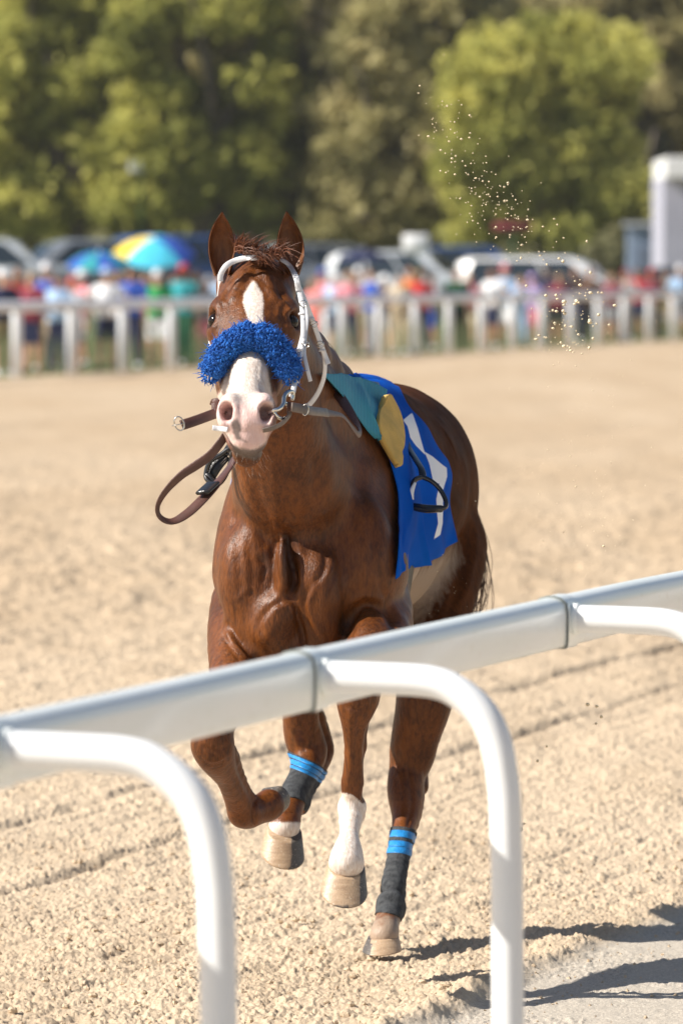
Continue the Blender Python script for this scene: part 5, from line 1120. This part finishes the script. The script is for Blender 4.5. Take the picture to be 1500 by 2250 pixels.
tree(800, 202, 15, 3.8, 3.3, L_olive, .40, 'dull olive oak just right of the horse ears', 84, HOLES); tree(1060, 190, 14, 4.0, 3.6, L_olive, .62, 'broad yellowish oak behind the kicked up sand', 80, HOLES); tree(1215, 180, 9.5, 3.1, 2.6, L_lime, .62, 'bright lime green oak behind the white van', 72, HOLES); tree(1500, 205, 14, 3.2, 4.2, L_moss, .45, 'pale mossy oak in the top right corner behind the white building', 60, HOLES)
tree(190, 186, 12.5, 2.8, 3.0, L_lime, .55, 'yellow green oak between the top left corner and the left white panel', 60, HOLES); tree(455, 184, 13, 2.6, 3.0, L_lime, .42, 'green oak above and left of the horse ears', 60, HOLES)
tree(690, 187, 13, 2.6, 3.4, L_olive, .5, 'olive oak just above the right horse ear', 60, HOLES); tree(930, 184, 12.5, 2.4, 3.4, L_olive, .65, 'yellowish olive oak behind the silver grey suv', 60, HOLES); tree(1390, 196, 14, 2.6, 3.2, L_olive, .5, 'olive oak between the lime green oak and the white building', 56, HOLES)
tree(270, 205, 15, 3.0, 2.6, L_lime, .55, 'green oak filling the gap above the yellow umbrella', 50, HOLES); tree(640, 207, 15.5, 3.0, 2.6, L_olive, .7, 'pale olive oak filling the gap right of the horse ears', 50, HOLES)
tree(790, 183, 10, 2.0, 2.6, L_olive, .6, 'smaller olive oak in front of the dark gap in the middle', 50, HOLES)
cl3 = []
for k in range(330):
    Yw = rng.uniform(222, 240); cl3.append((np.array([rng.uniform(-26, 26), Yw, rng.uniform(.8, 19)]), rng.uniform(1.2, 2.4), float(np.clip(rng.normal(.45, .25), 0, 1))))
tag(leaves('far_woods', cl3, 80, .55, L_dark, None), 'dark dense woods closing the view behind the oaks', 'woods', kind='stuff')
mb = MB()
for k in range(70):
    xx = rng.uniform(-26, 26); yy = rng.uniform(224, 240); mb.tube([(xx, yy, 0), (xx+rng.normal(0, .3), yy, 12)], [.25, .12], 6, False)
o = mb.build('woods_trunks', m_bark); tag(o, 'dim trunks of the far woods', 'woods', kind='stuff')
# low shrubs closing the gap under the crowns
cl4 = [(np.array([rng.uniform(-24, 24), rng.uniform(214, 220), rng.uniform(.6, 3.0)]), rng.uniform(.9, 1.5), float(np.clip(rng.normal(.35, .2), 0, 1))) for k in range(110)]
tag(leaves('undergrowth', cl4, 90, .35, L_dark, None), 'dark undergrowth below the far woods', 'undergrowth', kind='stuff')
# ---------------- sand thrown up behind the horse
mb = MB()
def grain(px_, py_, Y, r): mb.sphere(A(px_, py_, Y), (r*rng.uniform(.7, 1.3), r*rng.uniform(.7, 1.3), r*rng.uniform(.6, 1)), 6, 4)
pth = spline([np.array(q, float) for q in ((955, 150, 25), (985, 250, 45), (1000, 330, 55), (1045, 400, 60), (1080, 450, 65), (1120, 500, 60), (1170, 540, 70), (1215, 580, 70))], 10)
for i in range(230):
    q = pth[int(rng.beta(2.2, 2.0)*(len(pth)-1))]; grain(q[0]+rng.normal(0, q[2]*.55), q[1]+rng.normal(0, 34), rng.uniform(13.6, 15.2), .0014+.0022*rng.random()**3)
for i in range(110): grain(rng.normal(1248, 42), rng.normal(700, 55), rng.uniform(13.8, 15.2), .0016+.0040*rng.random()**3)
for i in range(160): grain(rng.normal(1290, 70), rng.normal(1000, 230), rng.uniform(14.0, 15.4), .0009+.0012*rng.random()**3)
for i in range(60): grain(rng.normal(1040, 110), rng.normal(1330, 90), rng.uniform(14.2, 15.4), .0006+.0010*rng.random()**2)
for q in ((1290, 1548, .005), (1310, 1552, .006), (1320, 1575, .0045), (1308, 1590, .005), (1143, 1822, .008), (1150, 1810, .004), (1180, 1672, .005), (1200, 1640, .004), (1241, 716, .004), (1238, 670, .0045), (1236, 574, .0045), (1270, 735, .0038), (1285, 650, .003), (1325, 1200, .003)): grain(q[0], q[1], 14.4, q[2])
tag(mb.build('sand_spray', mat('dry sand grains', (.74, .62, .42), .9, .1, 60)), 'grains of sand thrown into the air behind and beside the horse', 'sand', kind='stuff')
# ---------------- thin summer haze over the track
m = bpy.data.materials.new('haze'); m.use_nodes = True; t = m.node_tree; t.nodes.clear()
v_ = t.nodes.new('ShaderNodeVolumePrincipled'); v_.inputs['Color'].default_value = (.98, .97, .92, 1); v_.inputs['Density'].default_value = .00020; v_.inputs['Anisotropy'].default_value = .2
o_ = t.nodes.new('ShaderNodeOutputMaterial'); t.links.new(v_.outputs[0], o_.inputs['Volume'])
mb = MB(); mb.box((0, 120, 14), (140, 300, 32)); hz = mb.build('haze', m, None, False); tag(hz, 'thin pale haze in the air over the track', 'haze', kind='stuff')
